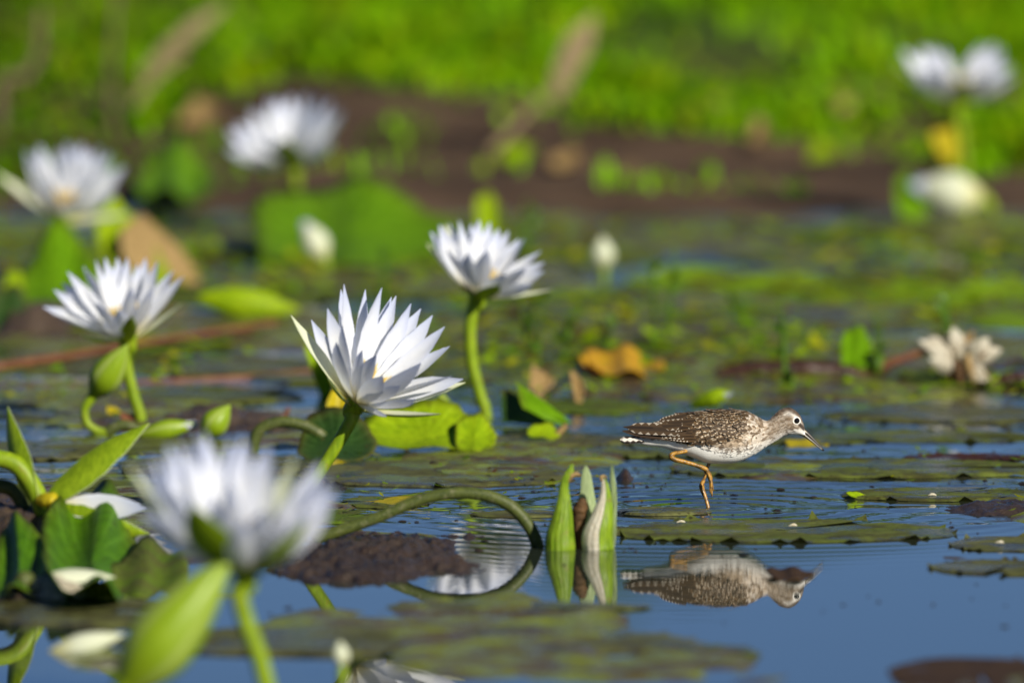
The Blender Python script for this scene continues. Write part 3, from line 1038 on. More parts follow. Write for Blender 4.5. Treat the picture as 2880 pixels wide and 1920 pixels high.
YB = yline(1172)
lily("soft focus white lily on a tall curved stem above the main lily", (1345, 832), YB, 0.092, (0.22, 0.95, -0.18),
     [(1213, 651, 0.4), (1239, 632, 0.3), (1270, 630, 0.8), (1293, 622, 0.6), (1343, 630, 0.8), (1402, 651, 0.8), (1456, 672, 0.7), (1484, 681, 0.4), (1523, 706, 0.3),
      (1530, 733, 0), (1534, 764, -0.2), (1314, 702, -0.9), (1371, 692, -0.9), (1419, 748, -0.9), (1262, 690, -0.6), (1480, 745, -0.8), (1320, 650, 1), (1430, 665, 1), (1375, 640, 1), (1500, 790, -0.6)],
     [(1199, 687, 0.3, 0.8), (1404, 785, -0.9, 1.0), (1557, 813, -0.1, 0.7), (1250, 640, 1.0, 1.0)],
     [(1330, 870), (1322, 930), (1328, 1020), (1350, 1110), (1368, 1172)], W=0.0088, seed=2, bow=0.04, stem_r=0.0066)

YC = yline(1192)
lily("soft focus white lily at left above the drooping green bud", (358, 950), YC, 0.098, (-0.06, 0.97, -0.22),
     [(122, 861, -0.1), (148, 820, 0.1), (173, 799, 0.3), (191, 762, -0.1), (230, 757, 0.6), (263, 735, 0.3), (296, 727, 0.6), (327, 728, 0.8), (355, 728, 0.7), (406, 731, 0.6), (441, 734, 0.1),
      (482, 759, 0.2), (515, 777, 0.1), (276, 833, -0.9), (339, 858, -0.95), (372, 790, -0.8), (240, 800, -0.7), (425, 790, -0.8), (310, 770, 1), (385, 760, 1), (210, 850, -0.8), (300, 880, -1)],
     [(515, 848, -0.1, 0.8), (377, 868, -0.95, 0.9), (232, 925, -0.95, 0.9), (330, 760, 1.0, 1)],
     [(350, 990), (358, 1040), (375, 1110), (398, 1192)], W=0.0080, seed=3, bow=0.05)

YD = yline(810)
lily("blurred white lily at far left above the yellow green leaf", (180, 612), YD, 0.098, (-0.02, 0.95, -0.28),
     [(67, 428, 0.2), (111, 410, 0.4), (90, 416, -0.3), (187, 404, 0.8), (227, 404, 0.7), (205, 402, 0.4), (277, 411, 0.5), (317, 433, 0.4), (357, 473, 0.1), (214, 545, -0.95), (130, 480, -0.8), (270, 480, -0.9), (330, 520, -0.6), (160, 430, 1), (250, 430, 1)],
     [(-14, 484, 0.1, 0.9), (372, 598, -0.5, 0.9), (262, 618, -0.8, 0.9)],
     [(186, 650), (190, 720), (192, 810)], W=0.0100, seed=4, bow=0.05)

YE = yline(672)
lily("blurred white lily leaning right above the huge round leaf", (828, 472), YE, 0.100, (0.05, 0.95, 0.10),
     [(643, 368, 0.1), (665, 345, 0.3), (701, 317, 0.5), (750, 286, 0.6), (785, 280, 0.8), (817, 276, 0.9), (860, 268, 0.8), (897, 262, 0.7), (937, 284, 0.5), (966, 306, 0.2), (900, 330, -0.9), (860, 310, -0.8), (640, 420, -0.3), (720, 380, -0.9), (935, 380, -0.8), (680, 440, -0.6)],
     [(797, 378, -0.95, 1.1), (640, 442, 0.3, 0.8), (965, 330, 0.6, 0.9)],
     [(832, 510), (835, 600), (832, 672)], W=0.0125, seed=5, bow=0.05)

YF = yline(620)
lily("blurred white lily with two petal clusters in the far top right", (2690, 288), YF, 0.098, (0.02, 0.97, -0.05),
     [(2532, 148, 0.2), (2560, 160, 0.4), (2590, 140, 0.5), (2622, 138, 0.6), (2650, 142, 0.3), (2600, 180, -0.8), (2640, 190, -0.9), (2765, 128, 0.6), (2795, 124, 0.5), (2825, 145, 0.4), (2848, 190, 0.2), (2780, 180, -0.9), (2815, 200, -0.8), (2850, 225, -0.4), (2565, 190, -0.6)],
     [(2702, 205, -1.0, 0.8), (2512, 175, 0.1, 0.8), (2868, 212, 0.2, 0.8)],
     [(2695, 340), (2712, 450), (2722, 620)], W=0.0125, seed=6, bow=0.05)

YG = yline(2010)
lily("large blurred white lily in the near left foreground", (690, 1612), YG, 0.125, (-0.05, 0.96, -0.15),
     [(383, 1382, 0.1), (427, 1292, 0.3), (457, 1258, 0.5), (501, 1241, 0.3), (575, 1219, 0.6), (540, 1240, 0.9), (679, 1232, 0.8), (640, 1262, 0.9), (758, 1258, 0.6), (723, 1300, 0.9), (936, 1341, 0.2), (955, 1375, 0.0), (905, 1318, 0.5), (923, 1424, -0.3), (940, 1400, 0.3), (900, 1486, -0.5), (372, 1340, 0.3), (405, 1310, 0.6), (390, 1430, -0.3),
      (645, 1330, -0.7), (600, 1380, -0.9), (740, 1390, -0.9), (800, 1420, -0.8), (850, 1370, 0.4), (880, 1350, -0.2), (860, 1410, -0.6), (820, 1340, 0.8), (470, 1340, -0.7), (430, 1420, -0.6), (690, 1420, -1)],
     [(357, 1302, 0.2, 0.8), (546, 1390, -0.9, 1.5), (832, 1288, 0.5, 0.8), (862, 1440, -0.75, 0.9)],
     [(672, 1660), (690, 1740), (730, 1850), (765, 2010)], W=0.0125, seed=7, bow=0.08, stem_r=0.0075)


# ---------------------------------------------------------------- buds
def bud(label, base, tip, rpx, wy, stem=(), mats=('bud',), seed=0, open_=0.0, dy=0.0, group="green lily buds", white=False, name="lily_bud", fat=0.42):
    rng = random.Random(seed)
    Y = yline(wy); s = mpp(Y)
    b = at(base[0], base[1], Y); t = at(tip[0], tip[1], Y) + Vector((0, dy, 0))
    ft = at(stem[-1][0], stem[-1][1], Y) if stem else Vector((b.x, b.y, 0))
    org = (ft.x, ft.y, 0.0)
    root = thing(name, label, "lily bud", org, group)
    d = (t - b); L = d.length; d.normalize()
    u = (Vector((0, -1, 0)) - d * (-d.y)).normalized(); w = d.cross(u)
    R = rpx * s

    def prof(v):
        x = v / fat if v < fat else (1 - v) / (1 - fat)
        return R * (0.30 + 0.70 * math.sin(math.pi / 2 * x)) if v < fat else R * (1 - (1 - x) ** 1.7)
    off = rng.uniform(0, 1.5)
    nv, nu = 14, 7
    for q in range(4):
        V, pc, F = [], [], []
        for j in range(nv + 1):
            v = j / nv
            for i in range(nu):
                uu = -1 + 2 * i / (nu - 1)
                a = off + q * math.pi / 2 + uu * (math.pi / 4 + 0.06)
                r = max(prof(v), 0.0003) * (1.03 - 0.05 * abs(uu) ** 4) * (1 + 0.10 * open_ * v)
                p = b + d * (L * v) + (u * math.cos(a) + w * math.sin(a)) * r
                V.append(p); pc.append((uu * 0.5 + 0.5, v, 0.5))
        for j in range(nv):
            for i in range(nu - 1):
                k = j * nu + i
                F.append((k, k + 1, k + nu + 1, k + nu))
        m = M['sepal_in'] if (white and q in (0, 3)) else M[mats[0]]
        link_mesh("sepal", V, F, m, root, org, pc=pc)
    if open_:
        for k in range(5):
            a = rng.uniform(0, 6.28)
            o = u * math.cos(a) + w * math.sin(a)
            add_petal(root, org, b + d * L * 0.3, t + d * L * 0.03 + o * R * 0.35, o, R * 0.5, 'petal', rng, 0.08)
    if stem:
        pts = [tuple(b + d * 0.01), tuple(b)] + [tuple(at(px, py, Y)) for px, py in stem]
        l = pts[-1]
        pts.append((l[0] + (l[0] - pts[-2][0]) * 0.2, l[1], -0.05))
        v, f, c = tube_geo(pts, [R * 0.5, R * 0.36] + [max(R * 0.22, 0.0045)] * (len(pts) - 2), 30, 12)
        link_mesh("stem", v, f, M['stem'], root, org, pc=c)
    return root


bud("drooping green bud on a hooked stem below the left lily", (262, 1112), (362, 962), 46, 1218, [(238, 1150), (245, 1190), (280, 1214), (318, 1222)], seed=1, fat=0.38, dy=-0.02)
bud("large blurred green bud in the near left foreground", (345, 1940), (655, 1560), 96, 2030, [(325, 1985), (330, 2030)], seed=2, fat=0.35, dy=0.01)
bud("green bud lying on the water with a white slit", (395, 1222), (556, 1192), 28, 1232, seed=3, open_=0.5, fat=0.45)
bud("short green bud pointing up right behind the foreground lily", (572, 1228), (648, 1138), 38, 1236, [(570, 1240)], seed=4)
bud("yellow green bud lying on the water right of the left lily", (560, 838), (850, 872), 46, 900, mats=('leaf_lime',), seed=5)
bud("small white bud in front of the huge round leaf", (912, 732), (856, 622), 38, 760, [(918, 760)], seed=6, white=True, open_=0.5, mats=('leaf_lime',))
bud("pale green bud standing alone beyond the bird's back", (1697, 755), (1694, 664), 32, 790, [(1698, 790)], mats=('sepal_in',), seed=7)
bud("white bud drooping at the water on the far right", (2765, 560), (2565, 520), 56, 620, [(2790, 590), (2780, 620)], seed=8, white=True, open_=0.3, mats=('sepal_in',))
bud("lime bud with a white tip just behind the bird's back", (1945, 1140), (2055, 1098), 24, 1156, mats=('leaf_lime',), seed=9, open_=0.6, dy=-0.02, fat=0.6)
bud("blurred pale bud at the bottom edge beside the foreground lily", (962, 1872), (955, 1800), 24, 1900, [(962, 1900)], seed=10, white=True, mats=('leaf_lime',))
bud("lime bud half hidden under the main lily's right sepal", (1275, 1230), (1262, 1128), 30, 1245, [(1275, 1245)], seed=11, mats=('leaf_lime',))

# split seed pod standing in the water
Y = yline(1541); s = mpp(Y)
o0 = at(1637, 1541, Y); org = (o0.x, o0.y, 0)
pod = thing("split_seed_pod", "split green lily pod with brown core standing in front of the bird's tail", "seed pod", org)


def pod_sepal(profile, dy, mats, tilt=0.0, inner=False, name="sepal"):
    """profile: (px_left, px_right, py) from top to bottom; a shell rounded towards +-y"""
    C = spline([(l, r, y) for l, r, y in profile], 22)
    nu = 21
    ps = random.Random(int(profile[0][0]))
    ph = ps.uniform(0, 6)
    V, F, pc, fm = [], [], [], []
    for j, (l, r, y) in enumerate(C):
        for i in range(nu):
            u = i / (nu - 1)
            px = l + (r - l) * u
            rad = (r - l) / 2 * s
            dep = dy - math.sqrt(max(0, 1 - (2 * u - 1) ** 2)) * rad * 0.85 * (1 if dy <= 0 else 0.5)
            dep -= 0.00045 * math.sin(u * 34 + ph + 0.5 * math.sin(j * 0.5)) + 0.0005 * math.sin(j * 0.9 + u * 5 + ph)
            px += 1.2 * math.sin(j * 0.8 + ph)
            V.append(at(px, y, Y + dep)); pc.append((u, 1 - j / 21, 0.5))
    for j in range(21):
        for i in range(nu - 1):
            a = j * nu + i
            F.append((a, a + 1, a + nu + 1, a + nu))
            fm.append(1 if inner and (i / (nu - 1) < inner) else 0)
    return link_mesh(name, V, F, mats, pod, org, pc=pc, fmat=fm)


M['pod_green'] = simple_leaf("pod_green", (0.10, 0.20, 0.006), (0.27, 0.40, 0.018), 0.18, 0.45, 0.3, 60, stretch=(1, 1, 0.12), scuff=(0.20, 0.17, 0.05))
M['pod_pale'] = simple_leaf("pod_pale_green", (0.34, 0.46, 0.20), (0.46, 0.55, 0.30), 0.3, 0.45, 0.3, 60, stretch=(1, 1, 0.12))
M['pod_cream'] = simple_leaf("pod_cream", (0.66, 0.60, 0.45), (0.80, 0.76, 0.66), 0.3, 0.5, 0.3, 90, stretch=(1, 1, 0.15), scuff=(0.45, 0.33, 0.16))
pod_sepal([(1604, 1613, 1304), (1588, 1612, 1330), (1575, 1601, 1360), (1567, 1603, 1400), (1550, 1612, 1460), (1535, 1616, 1510), (1531, 1617, 1541), (1533, 1616, 1560)], -0.012, [M['pod_green']])
pod_sepal([(1643, 1652, 1309), (1634, 1662, 1340), (1632, 1672, 1385), (1618, 1676, 1430), (1612, 1672, 1480), (1612, 1668, 1541), (1614, 1666, 1560)], 0.020, [M['pod_pale']])
pod_sepal([(1690, 1700, 1340), (1690, 1712, 1362), (1684, 1722, 1400), (1660, 1724, 1448), (1640, 1725, 1490), (1636, 1725, 1530), (1637, 1724, 1545), (1639, 1722, 1560)], -0.010, [M['pod_green'], M['pod_cream']], inner=0.52)
pod_sepal([(1718, 1724, 1308), (1716, 1731, 1350), (1720, 1735, 1420), (1722, 1734, 1480), (1716, 1728, 1541), (1714, 1726, 1560)], 0.012, [M['pod_pale']])
C = []
rp = random.Random(3)
v, f, c = tube_geo([tuple(at(1628, 1565, Y + 0.004)), tuple(at(1629, 1500, Y + 0.004)), tuple(at(1631, 1440, Y + 0.003)), tuple(at(1640, 1402, Y))], [0.0058, 0.005, 0.0062, 0.0075, 0.003], 26, 12, 0.20, rp)
link_mesh("withered_core", v, f, M['rot'], pod, org, pc=c)
v, f, c = tube_geo([tuple(at(1597, 1352, Y - 0.012)), tuple(at(1606, 1338, Y - 0.013)), tuple(at(1622, 1332, Y - 0.013)), tuple(at(1632, 1337, Y - 0.012))], [0.0022, 0.0028, 0.002, 0.0008], 14, 8, 0.15, rp)
link_mesh("dry_tip", v, f, M['leaf_tan'], pod, org, pc=c)
v, f, c = tube_geo([tuple(at(1692, 1352, Y - 0.013)), tuple(at(1690, 1342, Y - 0.014)), tuple(at(1698, 1338, Y - 0.013)), tuple(at(1706, 1345, Y - 0.012))], [0.0012, 0.0016, 0.0013, 0.0005], 12, 8, 0.3, rp)
link_mesh("dry_tip", v, f, M['leaf_tan'], pod, org, pc=c)

# arched stem
def stem_thing(name, label, cat, pts, radii, wy, mat, n=44, dys=None, seg=14, group=None, bump=0.0):
    Y = yline(wy)
    P = [tuple(at(px, py, Y + (dys[i] if dys else 0))) for i, (px, py) in enumerate(pts)]
    o = ((P[0][0] + P[-1][0]) / 2, (P[0][1] + P[-1][1]) / 2, 0)
    v, f, c = tube_geo(P, radii, n, seg, bump, random.Random(len(pts)))
    ob = link_mesh(name, v, f, mat, None, o, pc=c)
    return tag(ob, label, cat, group)


stem_thing("arched_stem", "thick dark green stem arching out of the mud into the water", "stem",
           [(880, 1520), (960, 1490), (1060, 1455), (1180, 1405), (1280, 1386), (1370, 1393), (1440, 1425), (1490, 1482), (1514, 1540), (1520, 1575)],
           [0.0052, 0.0058, 0.0058, 0.0056, 0.0058, 0.006, 0.0062, 0.0062, 0.0062, 0.006], 1536, M['stem_dark'])
stem_thing("arched_stem", "dark stem arching beside the foreground lily's tips", "stem",
           [(712, 1300), (716, 1235), (742, 1200), (800, 1186), (860, 1198), (905, 1225), (940, 1262)], [0.006] * 6, 1278, M['stem_dark'])
stem_thing("arched_stem", "green stem curving in from the left edge to the fallen lily", "stem",
           [(-90, 1330), (-40, 1298), (0, 1290), (50, 1310), (88, 1360), (118, 1420), (130, 1460)], [0.0085, 0.0085, 0.0085, 0.009, 0.009, 0.0095], 1560, M['stem'], dys=[-0.03] * 7)
stem_thing("arched_stem", "darker green stem at the left edge under the curving stem", "stem",
           [(-80, 1420), (-20, 1372), (20, 1370), (50, 1392), (72, 1440), (80, 1490)], [0.007] * 5, 1560, M['stem_dark'])
stem_thing("arched_stem", "short green stem on the water right of the drooping bud", "stem",
           [(300, 1215), (340, 1196), (380, 1205), (420, 1230)], [0.006] * 4, 1226, M['stem_dark'])
stem_thing("arched_stem", "olive stem leaning right behind the main lily's lower sepal", "stem",
           [(1235, 1110), (1270, 1150), (1310, 1190)], [0.0045] * 3, 1190, M['stem'])
stem_thing("fallen_twig", "long reddish stem lying across the water at left", "stem",
           [(-60, 1050), (0, 1030), (200, 1000), (400, 965), (600, 935), (780, 905)], [0.004, 0.0045, 0.0045, 0.004, 0.003], 1040, M['twig'], dys=[0, 0, 0.1, 0.25, 0.4, 0.5])
stem_thing("fallen_twig", "thin reddish stem below the long one at left", "stem",
           [(330, 1082), (520, 1072), (700, 1062), (880, 1046)], [0.004] * 4, 1075, M['twig'], dys=[0, 0.03, 0.06, 0.1])
stem_thing("fallen_log", "dark reddish log lying in the water behind the bird", "log",
           [(2010, 1052), (2120, 1046), (2260, 1042), (2380, 1050), (2440, 1058)], [0.006, 0.012, 0.013, 0.010, 0.004], 1062, M['log'], bump=0.12)
stem_thing("fallen_twig", "reddish stem rising from the log to the withered lily", "stem",
           [(2420, 1056), (2500, 1022), (2600, 990), (2700, 972)], [0.005, 0.005, 0.004, 0.003], 1062, M['twig'])
stem_thing("fallen_log", "dark log at the right edge beside the withered lily", "log",
           [(2790, 1075), (2860, 1066), (2960, 1068)], [0.006, 0.009, 0.008], 1084, M['log'], bump=0.12)
stem_thing("fallen_twig", "pale snapped stub beside the yellow green scrap below the folded leaf", "stem",
           [(1552, 1235), (1572, 1216), (1594, 1194)], [0.0032, 0.0036, 0.003], 1240, M['leaf_tan'])
stem_thing("fallen_twig", "brown twig curling over the dark stem beside the main lily", "stem",
           [(730, 1190), (770, 1186), (800, 1170), (812, 1145)], [0.003, 0.003, 0.0025, 0.002], 1200, M['twig'])

# fallen lily at the left edge
Y = yline(1570); s = mpp(Y)
rng = random.Random(77)
b0 = at(140, 1415, Y)
org = (b0.x, b0.y, 0)
fl = thing("fallen_lily", "fallen open lily with green sepals and one white petal at the left edge", "water lily", org)
ax = Vector((0.75, -0.35, 0.05)).normalized()
for px, py, dy, W, bow_, o in ((22, 1142, 0.03, 0.0140, 0.05, (-0.6, -0.3, 0.5)), (421, 1190, 0.00, 0.0165, 0.05, (-0.3, -0.65, 0.5)), (420, 1500, -0.02, 0.0145, 0.10, (0, -0.9, -0.25))):
    add_petal(fl, org, at(128 if px > 100 else 95, 1412 if py < 1400 else 1430, Y), at(px, py, Y + dy), Vector(o), W, 'sepal', rng, bow_, 0.25, wide=0.42, nv=14)
add_petal(fl, org, at(165, 1420, Y - 0.005), at(412, 1428, Y - 0.03), Vector((0, 0.8, -0.5)), 0.0128, 'petal', rng, 0.03, 0.2, wide=0.5, nv=14)
add_petal(fl, org, at(160, 1425, Y - 0.003), at(395, 1418, Y - 0.01), Vector((0, 0.8, -0.5)), 0.0120, 'petal', rng, 0.02, 0.2, wide=0.5, nv=14)
v, f, c = tube_geo([tuple(at(105, 1405, Y)), tuple(at(140, 1408, Y - 0.006)), tuple(at(165, 1418, Y - 0.008))], [0.004, 0.0075, 0.0085, 0.003], 14, 14, 0.12, rng)
link_mesh("receptacle", v, f, M['leaf_yellow'], fl, org, pc=c)
v, f, c = tube_geo([tuple(at(138, 1415, Y - 0.004)), tuple(at(140, 1460, Y - 0.006)), tuple(at(143, 1472, Y - 0.006))], [0.006, 0.0085, 0.003], 12, 12)
link_mesh("ovary", v, f, M['leaf_lime'], fl, org, pc=c)

stand_leaf("broad green leaf sagging in front of the fallen lily", (250, 1580), 1640, (150, 30), (-10, -42), M['leaf_deep'], lean=0.24, bend=0.1, seed=0.6, sink=1.35)
stand_leaf("green leaf sagging at the left edge below the fallen lily", (55, 1592), 1660, (80, -20), (-10, -40), M['leaf_deep'], lean=0.14, bend=0.1, seed=1.6, sink=1.35)
stand_leaf("olive leaf lying low between the wilted flower and foreground bud", (420, 1608), 1640, (110, 8), (0, -40), M['pad_green'], lean=0.16, seed=2.6)

# wilted white flower on the water, front left
Y = yline(1690); b0 = at(85, 1635, Y); org = (b0.x, b0.y, 0)
wf = thing("wilted_flower", "wilted cream lily flower floating at the left edge below the green leaves", "water lily", org)
for k, (px, py, dy, W) in enumerate(((262, 1674, 0.0, 0.008), (240, 1684, -0.02, 0.0065), (215, 1630, 0.02, 0.009), (190, 1690, -0.03, 0.008), (325, 1622, 0.05, 0.012), (250, 1655, -0.01, 0.007), (150, 1688, -0.03, 0.007))):
    V, F, pc, o = petal_geo(at(85, 1630 + 4 * k, Y), at(px, py, Y + dy), (0, -0.5, 0.8), W, 0.10, 0.3, 5, 12, rng)
    link_mesh("petal", V, F, M['wilted'] if k != 4 else M['sepal_in'], wf, org, pc=pc)
v, f, c = tube_geo([tuple(at(40, 1660, Y)), tuple(at(70, 1632, Y)), tuple(at(95, 1632, Y))], [0.006, 0.010, 0.005], 12, 10)
link_mesh("stem_end", v, f, M['stem_dark'], wf, org, pc=c)
bud("yellow and cream bud at the water in the bottom left corner", (140, 1838), (352, 1782), 34, 1830, seed=12, white=True, mats=('leaf_lime',))

# withered lily with dark pods on the right
Y = yline(1085); org3 = at(2700, 1085, Y); org = (org3.x, org3.y, 0)
wl = thing("withered_lily", "withered white lily with brown rotting stalks at the right edge", "water lily", org)
for k in range(26):
    a = rng.uniform(0, 6.28)
    left = k % 2 == 0
    cx, cy = (2640, 985) if left else (2785, 1010)
    base = at(2705, 1020 + rng.uniform(-25, 25), Y)
    tip = at(cx + 74 * math.cos(a) * rng.uniform(0.4, 1), cy + 78 * math.sin(a) * rng.uniform(0.4, 1), Y + rng.uniform(-0.03, 0.03))
    V, F, pc, o = petal_geo(base, tip, (rng.uniform(-1, 1), -1, rng.uniform(-1, 1)), 0.0098, 0.15, 0.4, 5, 8, rng)
    link_mesh("petal", V, F, M['wilted'], wl, org, pc=pc)
for k in range(12):
    x0 = 2700 + rng.uniform(-110, 130)
    v, f, c = tube_geo([tuple(at(x0, 1092, Y)), tuple(at(x0 * 0.5 + 2705 * 0.5, 1040 + rng.uniform(-15, 15), Y + rng.uniform(-0.02, 0.02))), tuple(at(2705 + rng.uniform(-70, 70), 930 + rng.uniform(0, 70), Y))], [0.004, 0.0045, 0.002], 14, 8, 0.1, rng)
    link_mesh("stalk", v, f, M['rot'] if k % 3 else M['leaf_tan'], wl, org, pc=c)

# ---------------------------------------------------------------- small water weeds
def weed(label, x, y0, y1, wy, nleaf, seed, spread=40, mat='weed', branches=2, leaf=34):
    rg = random.Random(seed)
    Y = yline(wy); s = mpp(Y)
    b = at(x, wy, Y); org = (b.x, b.y, 0)
    root = thing("water_weed", label, "weed", org, "thin water weeds standing in the pond")
    V, F, pc = [], [], []
    tops = []
    for k in range(branches):
        dx = rg.uniform(-spread, spread)
        P = [(x + rg.uniform(-8, 8), wy + 6), (x + dx * 0.3, (y0 + wy) / 2), (x + dx, y1 + (y0 - y1) * 0.3 * k / max(branches, 1))]
        v, f, c = tube_geo([tuple(at(px, py, Y + 0.01 * k)) for px, py in P], [0.0026, 0.0022, 0.0012], 14, 7)
        o = len(V); V += v; F += [tuple(i + o for i in q) for q in f]; pc += c
        tops.append(P)
    link_mesh("stem", V, F, M[mat], root, org, pc=pc)
    for k in range(nleaf):
        P = tops[k % len(tops)]
        t = rg.uniform(0.35, 1.0)
        q = spline([P[0], P[1], P[2]], 20)[int(t * 19)]
        a = rg.uniform(-2.6, -0.5)
        l = leaf * rg.uniform(0.6, 1.3)
        p0 = at(q[0], q[1], Y); p1 = at(q[0] + l * math.cos(a), q[1] + l * math.sin(a), Y + rg.uniform(-0.02, 0.02))
        Vp, Fp, pcp, o = petal_geo(p0, p1, (rg.uniform(-1, 1), -1, 0.6), 0.0042, 0.12, 0.2, 3, 6, rg)
        link_mesh("leaf", Vp, Fp, M['weed'] if mat == 'weed' else M[mat], root, org, pc=pcp)


weed("slender weed right of the second lily's stem", 1500, 1000, 800, 1010, 16, 1, 60, branches=3)
weed("tall tan stalked weed beyond the orange leaf", 1862, 975, 690, 985, 12, 2, 40, branches=2)
weed("forked weed with a tan foot beyond the bird's neck", 2215, 1085, 850, 1090, 12, 3, 40, branches=2)
weed("small weed in front of the huge round leaf", 1085, 850, 690, 860, 9, 4, 30)
weed("small weed right of the upright yellow green leaf", 1470, 700, 560, 740, 10, 5, 50, branches=3)
weed("short weed left of the orange leaf", 1700, 1000, 890, 1010, 9, 6, 30)
weed("dark weed left of the withered lily", 2470, 1060, 880, 1065, 9, 7, 26)
weed("dark weed growing through the withered lily", 2690, 1060, 830, 1066, 12, 8, 50, branches=3)
weed("low weed under the upper right lily's water", 2080, 900, 830, 905, 7, 9, 30)
weed("thin weed tuft between the second lily and its neighbour pad", 1590, 1010, 880, 1015, 9, 10, 30)

# dead brown leaf heap behind the folded pad
stand_leaf("pale tan curled leaf behind the folded pad", (1512, 1072), 1105, (30, 20), (8, -30), M['leaf_tan'], lean=0.02, cup=0.4, seed=0.9)
stand_leaf("narrow tan dead leaf right of the folded pad", (1618, 1095), 1135, (16, 6), (-12, -52), M['leaf_tan'], lean=0.02, cup=0.3, seed=0.9)
stand_leaf("dark green narrow leaf leaning behind the folded pad", (1572, 1082), 1112, (48, -36), (6, -10), M['leaf_dark'], lean=0.02, seed=0.9)

# ---------------------------------------------------------------- dry reeds and scraps on the bank
def reed(label, pts, wy, r, mat='reed_dry', blade=None):
    Y = yline(wy)
    P = [tuple(at(px, py, Y)) for px, py in pts]
    base = P[0]
    z = float(bank_z(np.array([base[0]]), np.array([base[1]]))[0])
    P = [(base[0], base[1], z - 0.01)] + P
    org = (base[0], base[1], z)
    root = thing("dry_reed", label, "reed", org, "dry reeds on the bank")
    v, f, c = tube_geo(P, r, 30, 8)
    link_mesh("stalk", v, f, M[mat], root, org, pc=c)
    if blade:
        Vp, Fp, pcp, o = petal_geo(at(*blade[0], Y), at(*blade[1], Y - 0.02), (0.4, -1, 0.2), blade[2], 0.04, 0.2, 5, 12, random.Random(4))
        link_mesh("leaf_blade", Vp, Fp, M[mat], root, org, pc=pcp)


reed("tall tan reed leaning right before the green grass", [(1340, 470), (1420, 385), (1500, 300), (1560, 250)], 470, [0.006, 0.006, 0.005, 0.004], blade=((1560, 280), (1672, 40), 0.020))
reed("dry reed leaning right above the far left lily", [(360, 330), (420, 230), (520, 150)], 420, [0.006, 0.006, 0.005], blade=((400, 210), (640, 10), 0.012))
reed("pinkish dry reed curling at the top left edge", [(0, 240), (70, 215), (105, 150), (118, 20)], 440, [0.008, 0.008, 0.007, 0.004], mat='twig_grey')
reed("upright brown reed left of the leaning dry reed", [(330, 400), (312, 250), (322, 60), (330, -60)], 440, [0.004, 0.004, 0.003], mat='twig_grey')
reed("short grey reed stub on the mud below the left grass", [(690, 210), (715, 165), (728, 130)], 330, [0.008, 0.008, 0.006])


def scrap(label, px, py, hw, hh, mat, seed):
    p = ground(px, py)
    z = float(bank_z(np.array([p.x]), np.array([p.y]))[0])
    s = mpp(p.y)
    c = (p.x, p.y, z + hh * s * 0.8)
    V, F, pc = leaf_geo(c, (hw * s, 0.01, 0.005), (0.0, 0.05, hh * s), 0.3, 0.2, 0, seed)
    o = link_mesh("fallen_leaf", V, F, M[mat], origin=(p.x, p.y, z), pc=pc)
    tag(o, label, "leaf", "dead leaves on the mud bank")


scrap("tan dead leaf on the mud above the second lily", 1595, 505, 46, 20, 'leaf_tan', 0.3)
scrap("yellow green dead leaf on the mud left of the tan one", 1455, 500, 52, 20, 'leaf_lime', 0.9)
scrap("pinkish tan leaf under the grass right of centre", 2385, 400, 32, 26, 'leaf_tan', 1.5)
scrap("tan leaf on the mud beside a dark hollow", 2140, 455, 30, 24, 'leaf_tan', 2.5)
scrap("yellow green leaf on the mud at right", 2320, 490, 52, 18, 'leaf_lime', 2.1)
scrap("reddish tan leaf on the mud left of the back lily", 560, 425, 60, 28, 'leaf_tan', 2.9)
scrap("pale green leaf at the grass edge right of centre", 1950, 420, 40, 26, 'leaf_lime', 0.7)
scrap("small tan leaf at the grass edge by the pale green leaf", 2030, 400, 26, 20, 'leaf_tan', 1.7)

# ---------------------------------------------------------------- mud mounds in the pond
def mound(name, label, pts, h, seed, mat, wy0, nx=130, ny=90):
    """pts: outline box px0, px1, back, front"""
    px0, px1, yb, yf = pts
    a = ground((px0 + px1) / 2, yf); b = ground((px0 + px1) / 2, yb)
    x0, x1 = ground(px0, (yb + yf) / 2).x, ground(px1, (yb + yf) / 2).x
    xs = np.linspace(x0, x1, nx); ys = np.linspace(a.y, b.y, ny)
    cx, cy = (x0 + x1) / 2, (a.y + b.y) / 2

    def zf(X, Y):
        r = np.sqrt(((X - cx) / ((x1 - x0) / 2)) ** 2 + ((Y - cy) / ((b.y - a.y) / 2)) ** 2)
        r = r + 0.9 * (fbm(X * 16, Y * 9, seed, 4) - 0.5)
        base = h * (1 - sstep(0.1, 0.95, r)) - 0.006 * sstep(0.8, 1.05, r) - 0.001
        return base + (0.012 * (fbm(X * 120, Y * 60, seed + 3, 4) - 0.5) + 0.012 * (fbm(X * 30, Y * 14, seed + 5, 4) - 0.5)) * (1 - sstep(0.75, 1.0, r)) * min(1, h / 0.013)
    V, F = grid_mesh(xs, ys, zf)
    o = link_mesh(name, V, F, mat, origin=(cx, cy, 0))
    return tag(o, label, "mud")


mound("mud_mound", "wet dark mud mound behind the foreground lily", (600, 1440, 1496, 1646), 0.013, 3, M['mud_dark'], 1640, 240, 140)
mound("mud_mound", "brown mud hummock under the fallen lily at the left edge", (-320, 420, 1430, 1640), 0.045, 8, M['mud'], 1600, 110, 80)
mound("mud_mound", "small brown mud lump right of the split pod", (1720, 1795, 1330, 1362), 0.010, 12, M['mud_dark'], 1360, 30, 24)
mound("mud_mound", "flat dark mud patch at the right edge in front of the wide pad", (2640, 3000, 1412, 1452), 0.007, 15, M['mud_dark'], 1450, 60, 40)
mound("mud_mound", "brown mud strip under the short bud at left", (300, 900, 1150, 1222), 0.012, 18, M['mud'], 1222, 80, 50)
mound("mud_mound", "brown mud strip under the grey leaves at left", (-100, 330, 880, 960), 0.03, 22, M['mud'], 960, 60, 40)

